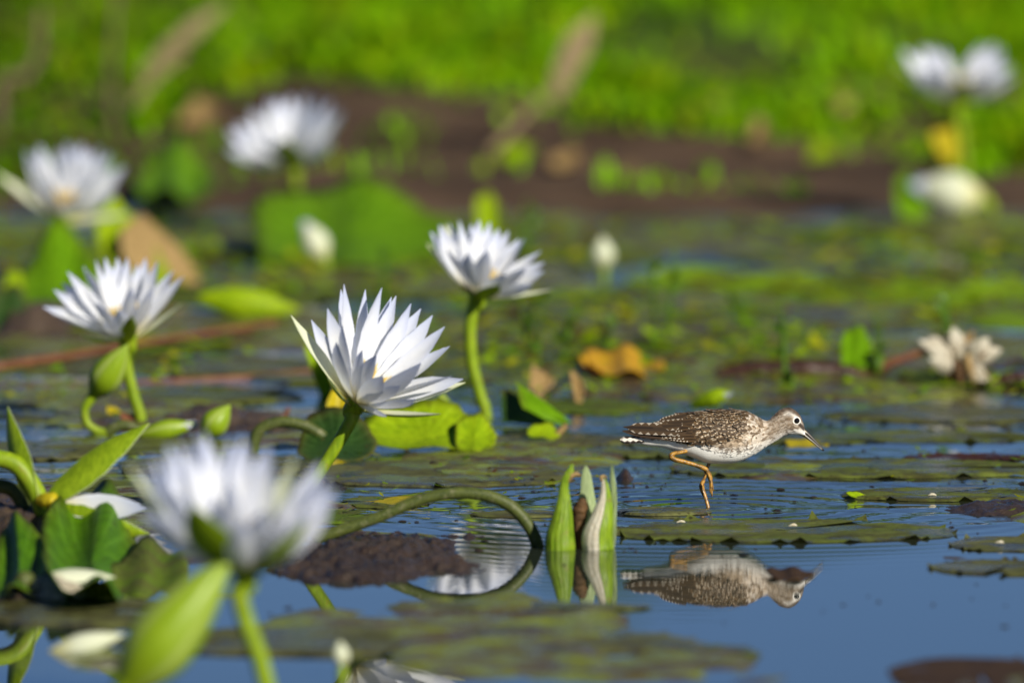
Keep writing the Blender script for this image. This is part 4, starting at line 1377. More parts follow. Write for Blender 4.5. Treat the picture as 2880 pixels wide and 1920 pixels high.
# ---------------------------------------------------------------- film of mud and algae on the water
def film_mat():
    m, nt, out = new_mat("algae_film")
    f = noise_(nt, 11, 5, 0.65)
    r = rampnode(nt, [(0.34, (0.030, 0.019, 0.011)), (0.46, (0.12, 0.085, 0.040)), (0.55, (0.20, 0.25, 0.02)), (0.70, (0.32, 0.40, 0.012))])
    nt.links.new(f, r.inputs[0])
    fine = noise_(nt, 130, 5, 0.7)
    c = mixrgb(nt, math_(nt, 'MULTIPLY', fine, 0.7), r.outputs[0], (0.05, 0.036, 0.022))
    p = N(nt, "ShaderNodeBsdfPrincipled")
    nt.links.new(c, p.inputs["Base Color"])
    rr = rampnode(nt, [(0.45, (0.15,) * 3), (0.58, (0.7,) * 3)])
    nt.links.new(noise_(nt, 40, 4), rr.inputs[0])
    nt.links.new(rr.outputs[0], p.inputs["Roughness"])
    p.inputs["Specular IOR Level"].default_value = 0.14
    b = N(nt, "ShaderNodeBump"); setin(b, Strength=0.7, Distance=0.002)
    nt.links.new(fine, b.inputs["Height"]); nt.links.new(b.outputs[0], p.inputs["Normal"])
    nt.links.new(p.outputs[0], out.inputs[0])
    return m


def film_z(X, Y):
    n = fbm(X * 5.5, Y * 2.6, 55, 5)
    thr = np.interp(Y, [-2.6, -1.6, -1.0, -0.45, -0.15, 0.5, 1.4, 3.5, 4.5], [0.55, 0.585, 0.63, 0.65, 0.58, 0.55, 0.50, 0.47, 0.46])
    near_foot = np.exp(-(((X - FOOT.x) / 0.22) ** 2 + ((Y - FOOT.y - 0.02) / 0.30) ** 2))
    mirror = np.exp(-(((X - FOOT.x) / 0.30) ** 2 + ((Y - FOOT.y + 0.75) / 0.38) ** 2))
    thr = thr + 0.10 * near_foot + 0.12 * mirror
    for (gx, gy, rx, ry, k) in ((2660, 705, 0.10, 0.45, 0.2), (1800, 785, 0.14, 0.22, 0.2), (2500, 1170, 0.3, 0.10, 0.08), (1600, 1165, 0.25, 0.08, 0.08)):
        g = ground(gx, gy)
        thr = thr + k * np.exp(-(((X - g.x) / rx) ** 2 + ((Y - g.y) / ry) ** 2))
    return np.clip((n - thr) * 0.05, -0.01, 0.0042) + 0.0012 * (fbm(X * 60, Y * 40, 8, 3) - 0.5)


V, F = grid_mesh(np.arange(-1.5, 1.5, 0.010), np.arange(-2.6, SHORE + 0.2, 0.018), film_z)
film = link_mesh("algae_film", V, F, film_mat())
tag(film, "broken film of brown mud and green algae on the pond between the pads", "algae", kind="stuff")

# ---------------------------------------------------------------- floating specks
def specks(n, seed):
    r = random.Random(seed)
    V, F = [], []
    for k in range(n):
        py = r.choice([r.uniform(1200, 1480), r.uniform(1260, 1540), r.uniform(1180, 1400), r.uniform(1300, 1820)])
        px = r.uniform(650, 2900)
        p = ground(px, py)
        rad = 0.0009 + 0.0034 * r.random() ** 3
        hgt = rad * r.uniform(0.15, 0.5)
        o = len(V)
        m = 6
        for j in range(m):
            a = 6.283 * j / m
            q = rad * r.uniform(0.6, 1.2)
            V.append((p.x + q * 1.7 * math.cos(a), p.y + q * math.sin(a) * 2.2, 0.0004))
        for j in range(m):
            a = 6.283 * j / m + 0.3
            q = rad * 0.6 * r.uniform(0.5, 1.2)
            V.append((p.x + q * math.cos(a), p.y + q * math.sin(a), 0.0010 + hgt * r.uniform(0.3, 0.8)))
        for j in range(m):
            j2 = (j + 1) % m
            F.append((o + j, o + j2, o + m + j2, o + m + j))
        F.append(tuple(o + m + j for j in range(m)))
    ob = link_mesh("floating_debris", V, F, M['debris'], smooth=True)
    tag(ob, "dark specks of rotting plant debris scattered on pads and water", "debris", kind="stuff")


specks(230, 4)


def flecks(n, seed):
    r = np.random.RandomState(seed)
    V, F, C = [], [], []
    for k in range(n):
        py = r.uniform(640, 1470); px = r.uniform(-60, 2940)
        p = ground(px, py)
        if fbm(np.array([p.x * 4.0]), np.array([p.y * 2.0]), 91, 3)[0] < 0.50 + 0.08 * (py > 1300):
            continue
        if py > 1130 and r.uniform() < 0.6:
            continue
        L = (r.uniform(0.004, 0.016) if py < 1130 else r.uniform(0.002, 0.009)) * (1.7 if py < 1040 else 1.0); W = L * r.uniform(0.25, 0.5); a = r.uniform(0, 6.283)
        d = np.array([math.cos(a), math.sin(a), 0]); sd = np.array([-d[1], d[0], 0])
        c = np.array([p.x, p.y, 0.0045 + r.uniform(0, 0.003)])
        up = np.array([0, 0, 1.0]) * L * r.uniform(0.05, 0.5)
        o = len(V)
        V += [c - d * L, c - sd * W + up * 0.3, c + sd * W + up * 0.3, c + d * L + up]
        F += [(o, o + 1, o + 2), (o + 1, o + 3, o + 2)]
        t = [np.array([0.30, 0.46, 0.006]), np.array([0.16, 0.32, 0.006]), np.array([0.40, 0.42, 0.012]), np.array([0.14, 0.075, 0.035])][min(3, int(r.uniform(0, 1) ** 1.3 * 4))]
        C += [t * r.uniform(0.7, 1.2) * (1.0 if py < 1130 else 0.65)] * 4
    ob = link_mesh("floating_weed", V, F, gm, col=C)
    tag(ob, "yellow green scraps of floating weed between the lily pads", "weed", kind="stuff")


flecks(8000, 6)
for k, (px, py, lab) in enumerate(((2622, 1404, "tiny white shell on the olive pad right of the bird"), (1915, 1480, "tiny white scrap on the large toothed pad, left"), (2230, 1490, "tiny white scrap on the large toothed pad, right"), (2812, 1538, "tiny white shell on the silty pad at the right edge"))):
    p = ground(px, py)
    v, f, c = tube_geo([(p.x - 0.0045, p.y, 0.0040), (p.x, p.y, 0.0052), (p.x + 0.004, p.y + 0.002, 0.0042)], [0.0004, 0.0011, 0.0014, 0.0005], 10, 9, 0.25, random.Random(k))
    o = link_mesh("snail_shell", v, f, M['pod_cream'], origin=(p.x, p.y, 0.003), pc=c)
    tag(o, lab, "shell")

# ---------------------------------------------------------------- the wading bird
ZS = 620 / 2352.0                       # zoom px -> photo px, frame corner at (1720, 1120)
YBIRD = FOOT.y


def zp(zx, zy, dy=0.0):
    return at(1720 + zx * ZS, 1120 + zy * ZS, YBIRD + dy)


UNIT = ZS * mpp(YBIRD)                  # metres per zoom px
borg = (FOOT.x, FOOT.y, 0.0)
bird = thing("wading_bird", "brown speckled wading bird with white belly and orange legs striding right", "bird", borg)

ST = [  # zx, top, bottom, half width (zoom px)
    (300, 398, 482, 22), (380, 372, 502, 50), (480, 328, 514, 84), (560, 280, 530, 112), (640, 238, 556, 140), (720, 200, 582, 168), (800, 166, 606, 192), (900, 142, 648, 218), (1000, 130, 686, 236),
    (1100, 124, 697, 248), (1200, 120, 698, 252), (1300, 121, 690, 248), (1380, 128, 670, 238), (1450, 146, 640, 220), (1520, 176, 600, 196), (1580, 210, 560, 170), (1630, 236, 526, 146),
    (1680, 232, 498, 126), (1720, 192, 474, 114), (1760, 152, 450, 112), (1800, 122, 424, 114), (1850, 102, 398, 118), (1900, 100, 386, 120), (1940, 116, 384, 116), (1980, 146, 386, 106), (2015, 190, 390, 88), (2040, 245, 394, 64), (2056, 300, 393, 42), (2064, 340, 390, 24), (2068, 352, 384, 10)]
ST = np.array(ST, float)
NS, NR = 230, 96
cum = np.concatenate([[0], np.cumsum(np.abs(np.diff(ST[:, 0])) + 12)])
tt = np.linspace(0, cum[-1], NS)


def smooth_interp(t, x, y):
    m = np.gradient(y, x)
    i = np.clip(np.searchsorted(x, t) - 1, 0, len(x) - 2)
    h = x[i + 1] - x[i]; u = (t - x[i]) / h
    return (2 * u ** 3 - 3 * u ** 2 + 1) * y[i] + (u ** 3 - 2 * u ** 2 + u) * h * m[i] + (-2 * u ** 3 + 3 * u ** 2) * y[i + 1] + (u ** 3 - u ** 2) * h * m[i + 1]


SX = smooth_interp(tt, cum, ST[:, 0]); STOP = smooth_interp(tt, cum, ST[:, 1]); SBOT = smooth_interp(tt, cum, ST[:, 2]); SW = np.maximum(smooth_interp(tt, cum, ST[:, 3]), 3)


def plumage(zx, zy, lat):
    """feather colour of the bird at side-view position (zoom px); lat = -1..1 sideways"""
    zx = np.asarray(zx, float); zy = np.asarray(zy, float)
    bx = [300, 420, 600, 800, 950, 1100, 1250, 1400, 1500, 1600, 1700, 1800, 1900, 1980, 2070]
    by = [438, 440, 440, 490, 525, 560, 585, 580, 545, 505, 462, 412, 376, 362, 352]
    bnd = np.interp(zx, bx, by)
    white = np.array([0.86, 0.845, 0.81]); buff = np.array([0.41, 0.32, 0.23]); brown = np.array([0.135, 0.088, 0.052]); dark = np.array([0.035, 0.022, 0.014])
    n1 = fbm(zx / 26, zy / 26, 4, 3)
    depth = (bnd + 50 * (n1 - 0.5) - zy)
    m = sstep(-25, 95, depth)
    c = white[None] * (1 - m[:, None]) + buff[None] * m[:, None]
    # back darker
    topy = np.interp(zx, SX[:], STOP)
    bk = sstep(170, 20, zy - topy) * sstep(1660, 1480, zx)
    c = c * (1 - bk[:, None] * 0.6) + brown[None] * bk[:, None] * 0.6
    # streaks follow the neck and breast
    th = np.interp(zx, [1000, 1400, 1600, 1800, 2050], [0.15, 0.55, 0.72, 0.62, 0.9])
    hd = sstep(1700, 1900, zx)
    th = th * (1 - hd) + 0.45 * hd
    al = zx * np.cos(th) - zy * np.sin(th); ac = zx * np.sin(th) + zy * np.cos(th)
    st = fbm(al / 46, ac / 13, 9, 2)
    amt = sstep(0.50, 0.64, st) * sstep(-10, 60, depth + 25)
    c = c * (1 - 0.82 * amt[:, None]) + brown[None] * 0.82 * 0.8 * amt[:, None]
    lt = sstep(0.55, 0.42, st) * m * sstep(1350, 1500, zx)
    c = c * (1 - 0.30 * lt[:, None]) + white[None] * 0.30 * lt[:, None]
    # flank bars
    fl = fbm(zx / 20, zy / 34, 17, 2)
    bar = sstep(0.60, 0.70, fl) * sstep(1000, 1100, zx) * sstep(1560, 1420, zx) * sstep(-95, -15, bnd - zy) * sstep(130, 30, bnd - zy)
    c = c * (1 - 0.75 * bar[:, None]) + dark[None] * 1.6 * 0.75 * bar[:, None]
    hdk = sstep(1600, 1720, zx) * sstep(-10, 60, depth)
    c = c * (1 - 0.58 * hdk[:, None]) + np.array([0.19, 0.145, 0.105])[None] * 0.58 * hdk[:, None]
    # crown, brow, lore, ear
    cr = sstep(1690, 1780, zx) * sstep(62, 34, zy - topy) * sstep(2060, 2000, zx)
    cr = np.maximum(cr, sstep(1960, 2000, zx) * sstep(40, 22, zy - topy) * sstep(2062, 2040, zx) * 0.8)
    crc = dark[None] * 1.9 * (0.55 + 1.3 * fbm(al / 30, ac / 8, 3, 2)[:, None])
    c = c * (1 - 0.85 * cr[:, None]) + crc * 0.85 * cr[:, None]
    brow = np.exp(-(((zy - (topy + 66)) / 24) ** 2)) * sstep(1820, 1900, zx) * sstep(2075, 2040, zx)
    c = c * (1 - 0.45 * brow[:, None]) + white[None] * 0.45 * brow[:, None]
    ex, ey = 1975.0, 238.0
    d = np.hypot(zx - ex, zy - ey)
    ringm = sstep(46, 40, d)
    c = c * (1 - ringm[:, None]) + np.array([0.82, 0.80, 0.76])[None] * ringm[:, None]
    px, py = 2064 - 1996, 338 - 262
    ll = np.hypot(px, py)
    q = ((zx - 1996) * px + (zy - 262) * py) / ll; pr = np.abs(-(zx - 1996) * py + (zy - 262) * px) / ll
    lore = sstep(24, 13, pr) * sstep(-4, 14, q) * sstep(112, 90, q)
    c = c * (1 - 0.95 * lore[:, None]) + dark[None] * 0.95 * lore[:, None]
    post = np.exp(-(((zx - 1915) / 34) ** 2 + ((zy - 222) / 30) ** 2))
    c = c * (1 - 0.5 * post[:, None]) + brown[None] * 0.5 * post[:, None]
    grain = 1 + (0.36 * fbm(al / 9, ac / 5, 6, 2) - 0.18) * (0.25 + 0.75 * m)
    return np.clip(c * grain[:, None], 0.01, 0.88)


def feather_mat():
    m, nt, out = new_mat("bird_body_plumage")
    a = N(nt, "ShaderNodeAttribute", attribute_name="tint")
    p = N(nt, "ShaderNodeBsdfPrincipled")
    setin(p, Roughness=0.85)
    p.inputs["Specular IOR Level"].default_value = 0.15
    p.inputs["Sheen Weight"].default_value = 0.15
    nt.links.new(a.outputs["Color"], p.inputs["Base Color"])
    b = N(nt, "ShaderNodeBump")
    setin(b, Strength=0.5, Distance=0.0006)
    nt.links.new(noise_(nt, 900, 3), b.inputs["Height"])
    nt.links.new(b.outputs[0], p.inputs["Normal"])
    nt.links.new(p.outputs[0], out.inputs[0])
    return m


M['plumage'] = feather_mat()


def surf(i, th):
    """point of the body at station index (float) and angle th (0 = top, pi/2 = camera side)"""
    cx = np.interp(i, np.arange(NS), SX); top = np.interp(i, np.arange(NS), STOP); bot = np.interp(i, np.arange(NS), SBOT); w = np.interp(i, np.arange(NS), SW)
    cz = (top + bot) / 2; hh = (bot - top) / 2
    s_, c_ = np.sin(th), np.cos(th)
    yy = -np.sign(s_) * np.abs(s_) ** 0.66 * w
    return cx, cz - np.sign(c_) * np.abs(c_) ** 0.85 * hh, yy


V, F, zxs, zys, lats = [], [], [], [], []
for i in range(NS):
    for k in range(NR):
        th = 2 * math.pi * k / NR
        x, zc, yy = surf(i, th)
        fl = 1.0
        p = zp(float(x), float(zc), float(yy) * UNIT)
        V.append(p); zxs.append(float(x)); zys.append(float(zc)); lats.append(float(np.sin(th)))
for i in range(NS - 1):
    for k in range(NR):
        k2 = (k + 1) % NR
        F.append((i * NR + k, (i + 1) * NR + k, (i + 1) * NR + k2, i * NR + k2))
F.append(tuple(range(NR)))
F.append(tuple((NS - 1) * NR + k for k in range(NR - 1, -1, -1)))
cols = plumage(np.array(zxs), np.array(zys), np.array(lats))
VA = np.array([tuple(v) for v in V])
body = link_mesh("body", VA, F, M['plumage'], bird, borg, col=cols)


def station_of(zx):
    return float(np.interp(zx, SX, np.arange(NS)))


def side_point(zx, zy, side=-1, lift=0.0):
    """point on the flank seen at (zx, zy), lifted outwards (metres)"""
    i = station_of(zx)
    top = np.interp(i, np.arange(NS), STOP); bot = np.interp(i, np.arange(NS), SBOT); w = np.interp(i, np.arange(NS), SW)
    cz, hh = (top + bot) / 2, (bot - top) / 2
    q = min(max((cz - zy) / hh, -0.999), 0.999)
    c_ = math.copysign(abs(q) ** (1 / 0.85), q)
    yy = (max(0.0, 1 - c_ * c_)) ** 0.33 * w
    p = zp(zx, zy, side * yy * UNIT)
    n = Vector((0, side * (1 - abs(q) ** 2) + 0.0001 * side, 1.0 * q * 0.9)).normalized()
    return p + n * lift, n


# tiny contour feathers that break up the outline of neck, breast and belly
def contour_feathers(n, seed):
    r = np.random.RandomState(seed)
    V, F, C = [], [], []
    st = np.interp(r.uniform(470, 2040, n), SX, np.arange(NS))
    ths = r.uniform(0, 2 * math.pi, n)
    for k in range(n):
        i, th = st[k], ths[k]
        x, zc, yy = surf(i, th)
        if x < 1560 and zc > np.interp(x, [470, 800, 1100, 1250, 1400, 1560], [425, 480, 560, 600, 595, 560]):
            continue
        if math.hypot(x - 1975, zc - 238) < 62 or (x > 1990 and zc > 250):
            continue
        x2, zc2, yy2 = surf(max(i - 2.2, 0), th)
        xa, za, ya = surf(i, th + 0.03)
        p = np.array(tuple(zp(float(x), float(zc), float(yy) * UNIT)))
        d = np.array(tuple(zp(float(x2), float(zc2), float(yy2) * UNIT))) - p
        s = np.array(tuple(zp(float(xa), float(za), float(ya) * UNIT))) - p
        d /= np.linalg.norm(d) + 1e-9; s /= np.linalg.norm(s) + 1e-9
        nn = np.cross(s, d)
        if nn[1] * (-math.sin(th)) < 0 and abs(math.sin(th)) > 0.2:
            nn = -nn
        if abs(math.sin(th)) <= 0.2 and nn[2] * math.cos(th) < 0:
            nn = -nn
        head = x > 1680
        L = (0.0030 if head else 0.0046) * r.uniform(0.7, 1.3); W = L * (0.20 if head else 0.27)
        lift = 0.0002 + r.uniform(0, 0.0004) * (0.5 if head else 1)
        d = d + s * r.uniform(-0.25, 0.25)
        o = len(V)
        V += [p - s * W * 0.6, p + s * W * 0.6, p + d * L * 0.6 - s * W + nn * lift, p + d * L * 0.6 + s * W + nn * lift, p + d * L + nn * lift * 1.6]
        F += [(o, o + 1, o + 3, o + 2), (o + 2, o + 3, o + 4)]
        c = plumage(np.array([x]), np.array([zc]), np.array([0]))[0]
        j = r.uniform(0.72, 1.22)
        if c.mean() > 0.6: j = 0.9 + 0.12 * (j - 0.72)
        C += [c * j * 0.95, c * j * 0.95, c * j, c * j, np.clip(c * j * 1.15, 0, 0.85)]
    o = link_mesh("contour_feathers", V, F, M['plumage'], bird, borg, col=C)
    o["kind"] = "stuff"


contour_feathers(5200, 2)


# wing, shoulder and back feathers, each one placed
def feather_mesh(name, ratio, nv, mat):
    V, F, pc = [], [], []
    nu = 5
    for j in range(nv + 1):
        v = j / nv
        w = ratio * (0.55 + 0.45 * math.sin(math.pi / 2 * min(v / 0.5, 1))) * (1.0 if v < 0.75 else math.sqrt(max(0.0, 1 - ((v - 0.75) / 0.252) ** 2)))
        w = max(w, ratio * 0.06)
        for i in range(nu):
            u = -1 + 2 * i / (nu - 1)
            V.append((v, u * w, 0.06 * ratio * (1 - u * u) + 0.015 * v))
            pc.append((u * 0.5 + 0.5, v, 0.5))
    for j in range(nv):
        for i in range(nu - 1):
            a = j * nu + i
            F.append((a, a + nu, a + nu + 1, a + 1))
    me = bpy.data.meshes.new(name)
    me.from_pydata(V, [], F)
    me.materials.append(mat)
    me.polygons.foreach_set("use_smooth", [True] * len(me.polygons))
    a = me.attributes.new("pc", 'FLOAT_COLOR', 'POINT')
    arr = np.ones((len(V), 4)); arr[:, :3] = np.array(pc)
    a.data.foreach_set("color", arr.ravel())
    return me


def wing_feather_mat(name, dark, mid, pale, notches, edge, tipw):
    m, nt, out = new_mat(name)
    a, s = attr_(nt)
    u = math_(nt, 'ABSOLUTE', math_(nt, 'MULTIPLY_ADD', s.outputs[0], 2.0, -1.0))
    v = s.outputs[1]
    oi = N(nt, "ShaderNodeObjectInfo")
    # dark shaft, brown vanes
    r = rampnode(nt, [(0.0, dark), (0.22, dark), (0.55, mid), (1.0, mid)])
    nt.links.new(u, r.inputs[0])
    c = mixrgb(nt, math_(nt, 'MULTIPLY', oi.outputs["Random"], 0.6), r.outputs[0], dark)
    # pale triangular notches along the edge, plus a pale tip fringe
    saw = math_(nt, 'PINGPONG', math_(nt, 'ADD', math_(nt, 'MULTIPLY', v, notches), math_(nt, 'MULTIPLY', oi.outputs["Random"], 0.3)), 0.5)
    tri = math_(nt, 'GREATER_THAN', math_(nt, 'ADD', math_(nt, 'MULTIPLY', saw, 1.1), u), 1.0 + edge)
    far = math_(nt, 'GREATER_THAN', v, 0.25)
    tri = math_(nt, 'MULTIPLY', tri, far)
    tip = math_(nt, 'MULTIPLY', math_(nt, 'GREATER_THAN', v, 1 - tipw), math_(nt, 'GREATER_THAN', u, 0.16))
    fac = math_(nt, 'MAXIMUM', tri, tip)
    palev = mixrgb(nt, oi.outputs['Random'], pale, tuple(x * 0.55 for x in pale))
    c = mixrgb(nt, fac, c, palev)
    p = N(nt, "ShaderNodeBsdfPrincipled")
    setin(p, Roughness=0.6)
    p.inputs["Specular IOR Level"].default_value = 0.25
    nt.links.new(c, p.inputs["Base Color"])
    nt.links.new(p.outputs[0], out.inputs[0])
    return m


DK = (0.040, 0.026, 0.016); MD = (0.165, 0.102, 0.050); PL = (0.56, 0.47, 0.36)
fm_cov = wing_feather_mat("feather_covert", DK, MD, PL, 2.0, 0.15, 0.0)
fm_sca = wing_feather_mat("feather_scapular", DK, (0.15, 0.092, 0.042), PL, 2.6, 0.16, 0.0)
fm_ter = wing_feather_mat("feather_tertial", DK, (0.11, 0.066, 0.032), (0.64, 0.56, 0.46), 9.0, 0.14, 0.03)
fm_pri = wing_feather_mat("feather_primary", (0.018, 0.012, 0.009), (0.065, 0.040, 0.024), (0.05, 0.03, 0.02), 1.0, 2.0, 0.0)
fm_tail = wing_feather_mat("feather_tail", (0.56, 0.53, 0.48), (0.62, 0.59, 0.55), (0.05, 0.035, 0.025), 5.5, -0.12, 0.0)
me_cov = feather_mesh("covert_feather", 0.30, 6, fm_cov)
me_sca = feather_mesh("scapular_feather", 0.26, 6, fm_sca)
me_ter = feather_mesh("tertial_feather", 0.075, 10, fm_ter)
me_pri = feather_mesh("primary_feather", 0.060, 10, fm_pri)
me_tail = feather_mesh("tail_feather", 0.075, 10, fm_tail)
from mathutils import Matrix


def put_feather(me, p, q, nrm, parent, length=None, wscale=1.0):
    d = (q - p); L = d.length if length is None else length
    x = d.normalized()
    n = (nrm - x * nrm.dot(x)).normalized()
    y = n.cross(x)
    o = bpy.data.objects.new("feather", me)
    COL.objects.link(o)
    o.parent = parent
    m = Matrix((x * L, y * L * wscale, n * L)).transposed().to_4x4()
    m.translation = p - Vector(borg)
    o.matrix_local = m
    return o


rb = random.Random(21)
upx = [520, 600, 700, 800, 900, 1050, 1250, 1380, 1480]
lowx = [520, 600, 700, 800, 900, 1000, 1150, 1300, 1400, 1480]
lowy = [372, 395, 420, 446, 468, 478, 468, 430, 390, 350]
for side in (-1, 1):
    wing = thing_wing = bpy.data.objects.new("wing", None)
    COL.objects.link(wing); wing.parent = bird; wing.empty_display_size = 0.01
    # long flight feathers first
    for (a, b, lift0, lift1, me, ws) in (
            ((900, 440), (118, 352), 0.0004, -0.1, me_pri, 0.62), ((930, 462), (150, 366), 0.0008, -0.1, me_pri, 0.62), ((960, 474), (300, 352), 0.0014, -0.1, me_pri, 0.62), ((985, 482), (430, 385), 0.0020, -0.1, me_pri, 0.66),
            ((840, 330), (128, 309), 0.0016, -0.1, me_pri, 0.5), ((900, 350), (172, 316), 0.0030, -0.1, me_ter, 1.15), ((860, 292), (300, 318), 0.0036, -0.1, me_ter, 1.1), ((880, 260), (410, 296), 0.0040, -0.1, me_ter, 1.2),
            ((800, 214), (500, 264), 0.0044, -0.1, me_ter, 1.9), ((860, 372), (360, 340), 0.0040, -0.1, me_ter, 1.2), ((880, 402), (470, 372), 0.0046, -0.1, me_ter, 1.35), ((900, 430), (590, 402), 0.0050, -0.1, me_ter, 1.6), ((820, 322), (560, 322), 0.0050, -0.1, me_ter, 1.9)):
        p, n = side_point(a[0], a[1], side, lift0)
        tipy = side * UNIT * np.interp(b[0], [100, 300, 480, 600], [14, 46, 92, 132])
        q = zp(b[0], b[1], tipy)
        put_feather(me, p, q, Vector((0, side, 0.35)), wing, wscale=ws)
    # rows of coverts and scapulars from the rump forward
    rows = []
    ncol = 15
    for ci in range(ncol):
        sfrac = ci / (ncol - 1)
        zx = 610 + (1430 - 610) * sfrac
        top = np.interp(zx, SX, STOP) + 10; low = np.interp(zx, lowx, lowy)
        L = 150 - 74 * sfrac
        nrow = max(3, int((low - top) / (33 - 4 * sfrac)))
        for rj in range(nrow):
            t = (rj + (0.5 if ci % 2 else 0.15)) / nrow
            zy = top + (low - top) * t + rb.uniform(-13, 13)
            bx_ = zx + rb.uniform(-30, 30)
            ang = np.interp(t, [0, 0.5, 1], [0.16, 0.30, 0.16]) + 0.10 * (sfrac - 0.5) + rb.uniform(-0.28, 0.28)
            if zx < 800: ang = np.interp(t, [0, 1], [0.30, -0.10]) + rb.uniform(-0.06, 0.06)
            l = L * rb.uniform(0.72, 1.25)
            ex_, ey_ = bx_ - l * math.cos(ang), zy + l * math.sin(ang)
            lo_e = np.interp(ex_, lowx, lowy) + 12
            ey_ = min(ey_, lo_e)
            if ex_ < 420: continue
            p, n1 = side_point(bx_, zy, side, 0.0005 + 0.0012 * sfrac)
            q, n2 = side_point(max(ex_, 480), ey_, side, 0.0022 + 0.0010 * sfrac)
            put_feather(me_sca if t < 0.45 else me_cov, p, q, (n1 + n2), wing, wscale=rb.uniform(0.8, 1.3))
# tail
tail = bpy.data.objects.new("tail", None)
COL.objects.link(tail); tail.parent = bird; tail.empty_display_size = 0.01
for k, (y0, y1, dy0, dy1, x1) in enumerate(((430, 446, -30, -46, 92), (440, 462, -18, -30, 100), (420, 440, -20, -20, 110), (425, 436, 0, 0, 90), (440, 456, 18, 30, 100), (430, 446, 30, 46, 92))):
    p = zp(430, y0, dy0 * UNIT); q = zp(x1, y1, dy1 * UNIT)
    put_feather(me_tail, p, q, Vector((0, -0.8 if dy0 <= 0 else 0.8, 0.5)), tail, wscale=1.25)

# eye
def sphere_geo(c, r, n=16, m=24):
    V, F = [], []
    for j in range(n + 1):
        ph = math.pi * j / n
        for k in range(m):
            th = 2 * math.pi * k / m
            V.append((c[0] + r * math.sin(ph) * math.cos(th), c[1] + r * math.sin(ph) * math.sin(th), c[2] + r * math.cos(ph)))
    for j in range(n):
        for k in range(m):
            F.append((j * m + k, (j + 1) * m + k, (j + 1) * m + (k + 1) % m, j * m + (k + 1) % m))
    return V, F


me_, nt_, out_ = new_mat("eye_black")
pe = N(nt_, "ShaderNodeBsdfPrincipled")
setin(pe, Roughness=0.03)
er = rampnode(nt_, [(0.4, (0.004, 0.003, 0.002)), (0.8, (0.010, 0.006, 0.004))])
nt_.links.new(noise_(nt_, 300, 2), er.inputs[0]); nt_.links.new(er.outputs[0], pe.inputs["Base Color"])
pe.inputs["Coat Weight"].default_value = 0.5
nt_.links.new(pe.outputs[0], out_.inputs[0])
M['eye'] = me_
mr, ntr, outr = new_mat("eye_ring_white")
pr_ = N(ntr, "ShaderNodeBsdfPrincipled"); setin(pr_, Roughness=0.8)
rr_ = rampnode(ntr, [(0.3, (0.72, 0.70, 0.66)), (0.7, (0.84, 0.82, 0.78))])
ntr.links.new(noise_(ntr, 1500, 2), rr_.inputs[0]); ntr.links.new(rr_.outputs[0], pr_.inputs["Base Color"]); ntr.links.new(pr_.outputs[0], outr.inputs[0])
M['eye_ring'] = mr
for side in (-1, 1):
    p, n = side_point(1975, 238, side, -0.0009)
    V, F = sphere_geo(p, 33 * UNIT)
    eye = link_mesh("eye", V, F, M['eye'], bird, borg)
    u = n.orthogonal().normalized(); w = n.cross(u)
    pc_ = p + n * 0.0007
    ring = [tuple(pc_ + (u * math.cos(a) + w * math.sin(a)) * 35.5 * UNIT) for a in np.linspace(0, 2 * math.pi, 25)]
    v, f, c = tube_geo(ring, [0.00046] * 3, 48, 8)
    link_mesh("eye_ring", v, f, M['eye_ring'], bird, borg, pc=c)

# bill
mb, ntb, outb = new_mat("bill_dark")
a, s_ = attr_(ntb)
rbm = rampnode(ntb, [(0.0, (0.30, 0.20, 0.05)), (0.14, (0.16, 0.12, 0.05)), (0.36, (0.045, 0.036, 0.026)), (1.0, (0.012, 0.010, 0.010))])
ntb.links.new(s_.outputs[1], rbm.inputs[0])
pb = N(ntb, "ShaderNodeBsdfPrincipled"); setin(pb, Roughness=0.25)
ntb.links.new(rbm.outputs[0], pb.inputs["Base Color"]); ntb.links.new(pb.outputs[0], outb.inputs[0])
M['bill'] = mb
v, f, c = tube_geo([tuple(zp(2030, 345)), tuple(zp(2078, 370)), tuple(zp(2170, 457)), tuple(zp(2268, 556))], [30 * UNIT, 23 * UNIT, 14 * UNIT, 6 * UNIT], 24, 12)
link_mesh("upper_bill", v, f, M['bill'], bird, borg, pc=c)
v, f, c = tube_geo([tuple(zp(2018, 372)), tuple(zp(2062, 396)), tuple(zp(2150, 466)), tuple(zp(2258, 558))], [25 * UNIT, 17 * UNIT, 11 * UNIT, 5 * UNIT], 24, 12)
link_mesh("lower_bill", v, f, M['bill'], bird, borg, pc=c)

# legs
ml, ntl, outl = new_mat("leg_orange")
fl_ = noise_(ntl, 220, 3)
rl = rampnode(ntl, [(0.36, (0.10, 0.055, 0.012)), (0.52, (0.33, 0.165, 0.022)), (0.72, (0.46, 0.26, 0.045))])
ntl.links.new(fl_, rl.inputs[0])
a, s_ = attr_(ntl)
scal = math_(ntl, 'SINE', math_(ntl, 'MULTIPLY', s_.outputs[1], 190.0))
pl = N(ntl, "ShaderNodeBsdfPrincipled"); setin(pl, Roughness=0.38)
bl = N(ntl, "ShaderNodeBump"); setin(bl, Strength=0.25, Distance=0.0003)
ntl.links.new(scal, bl.inputs["Height"]); ntl.links.new(bl.outputs[0], pl.inputs["Normal"])
ntl.links.new(rl.outputs[0], pl.inputs["Base Color"]); ntl.links.new(pl.outputs[0], outl.inputs[0])
M['leg'] = ml
me2, nt2, out2 = new_mat("leg_muddy")
r2 = rampnode(nt2, [(0.35, (0.05, 0.03, 0.015)), (0.6, (0.42, 0.22, 0.04))])
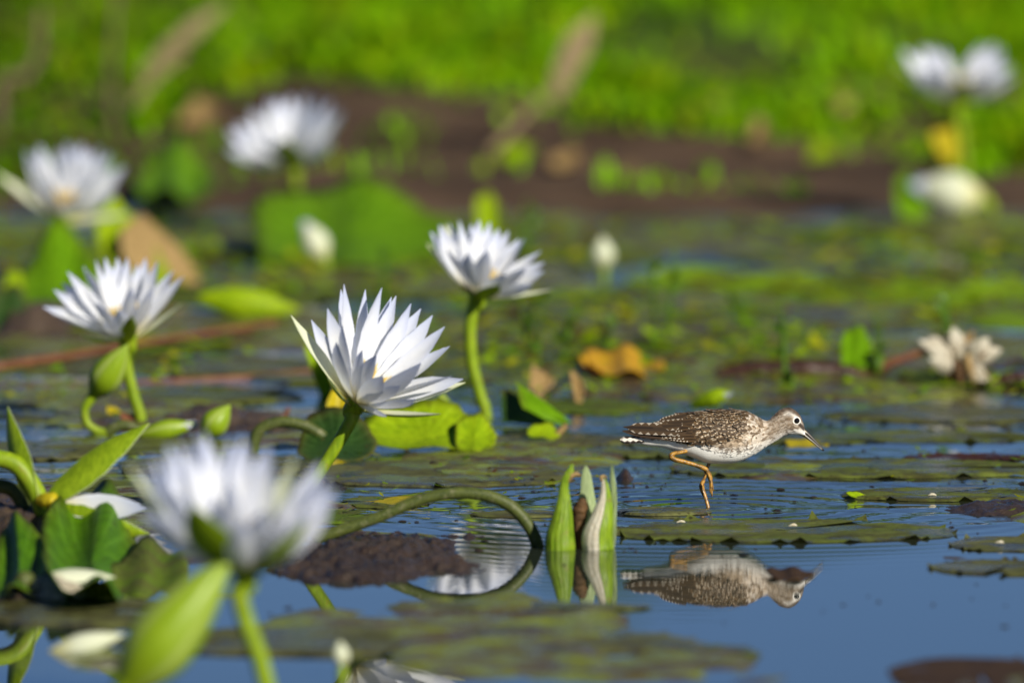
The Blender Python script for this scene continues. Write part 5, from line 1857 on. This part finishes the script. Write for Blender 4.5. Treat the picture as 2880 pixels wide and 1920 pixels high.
nt2.links.new(noise_(nt2, 260, 3), r2.inputs[0])
p2 = N(nt2, "ShaderNodeBsdfPrincipled"); setin(p2, Roughness=0.35)
nt2.links.new(r2.outputs[0], p2.inputs["Base Color"]); nt2.links.new(p2.outputs[0], out2.inputs[0])
M['leg_mud'] = me2
D1, D2 = -9e-3, 7e-3
P = [(800, 560, D1 - 0.004), (740, 574, D1 - 0.006), (672, 586, D1 - 0.006), (636, 612, D1 - 0.006), (668, 648, D1 - 0.006), (760, 672, D1 - 0.005), (900, 712, D1 - 0.004), (985, 744, D1 - 0.003), (1022, 772, D1 - 0.003)]
R = [20, 19, 22, 30, 28, 24, 22, 27, 26]
v, f, c = tube_geo([tuple(zp(x, y, d)) for x, y, d in P], [r * UNIT for r in R], 60, 14)
leg1 = link_mesh("leg", v, f, M['leg'], bird, borg, pc=c)
for k, (x1, y1, x2, y2, d, r) in enumerate(((1058, 880, 1072, 1042, -0.004, 15), (1050, 890, 1052, 1010, 0.001, 13), (1066, 860, 1086, 985, 0.003, 12), (1000, 800, 985, 830, 0.002, 8))):
    v, f, c = tube_geo([tuple(zp(1012, 764, D1 - 0.003)), tuple(zp(x1 - 18, y1 - 60, D1 + d * 0.5 - 0.003)), tuple(zp(x1, y1, D1 + d - 0.003)), tuple(zp(x2, y2, D1 + d - 0.003))], [r * 1.4 * UNIT, r * 1.15 * UNIT, r * UNIT, r * 0.55 * UNIT], 22, 10)
    link_mesh("toe", v, f, M['leg'] if k else M['leg'], leg1, borg, pc=c)
P = [(1050, 670, D2), (1012, 760, D2), (990, 850, D2), (962, 925, D2), (972, 985, D2), (1000, 1050, D2 - 0.002), (1020, 1120, D2 - 0.004), (1032, 1175, D2 - 0.005), (1040, 1260, D2 - 0.006)]
R = [20, 17, 16, 29, 27, 20, 19, 21, 22]
v, f, c = tube_geo([tuple(zp(x, y, d)) for x, y, d in P], [r * UNIT for r in R], 60, 14)
link_mesh("leg", v, f, M['leg_mud'], bird, borg, pc=c)
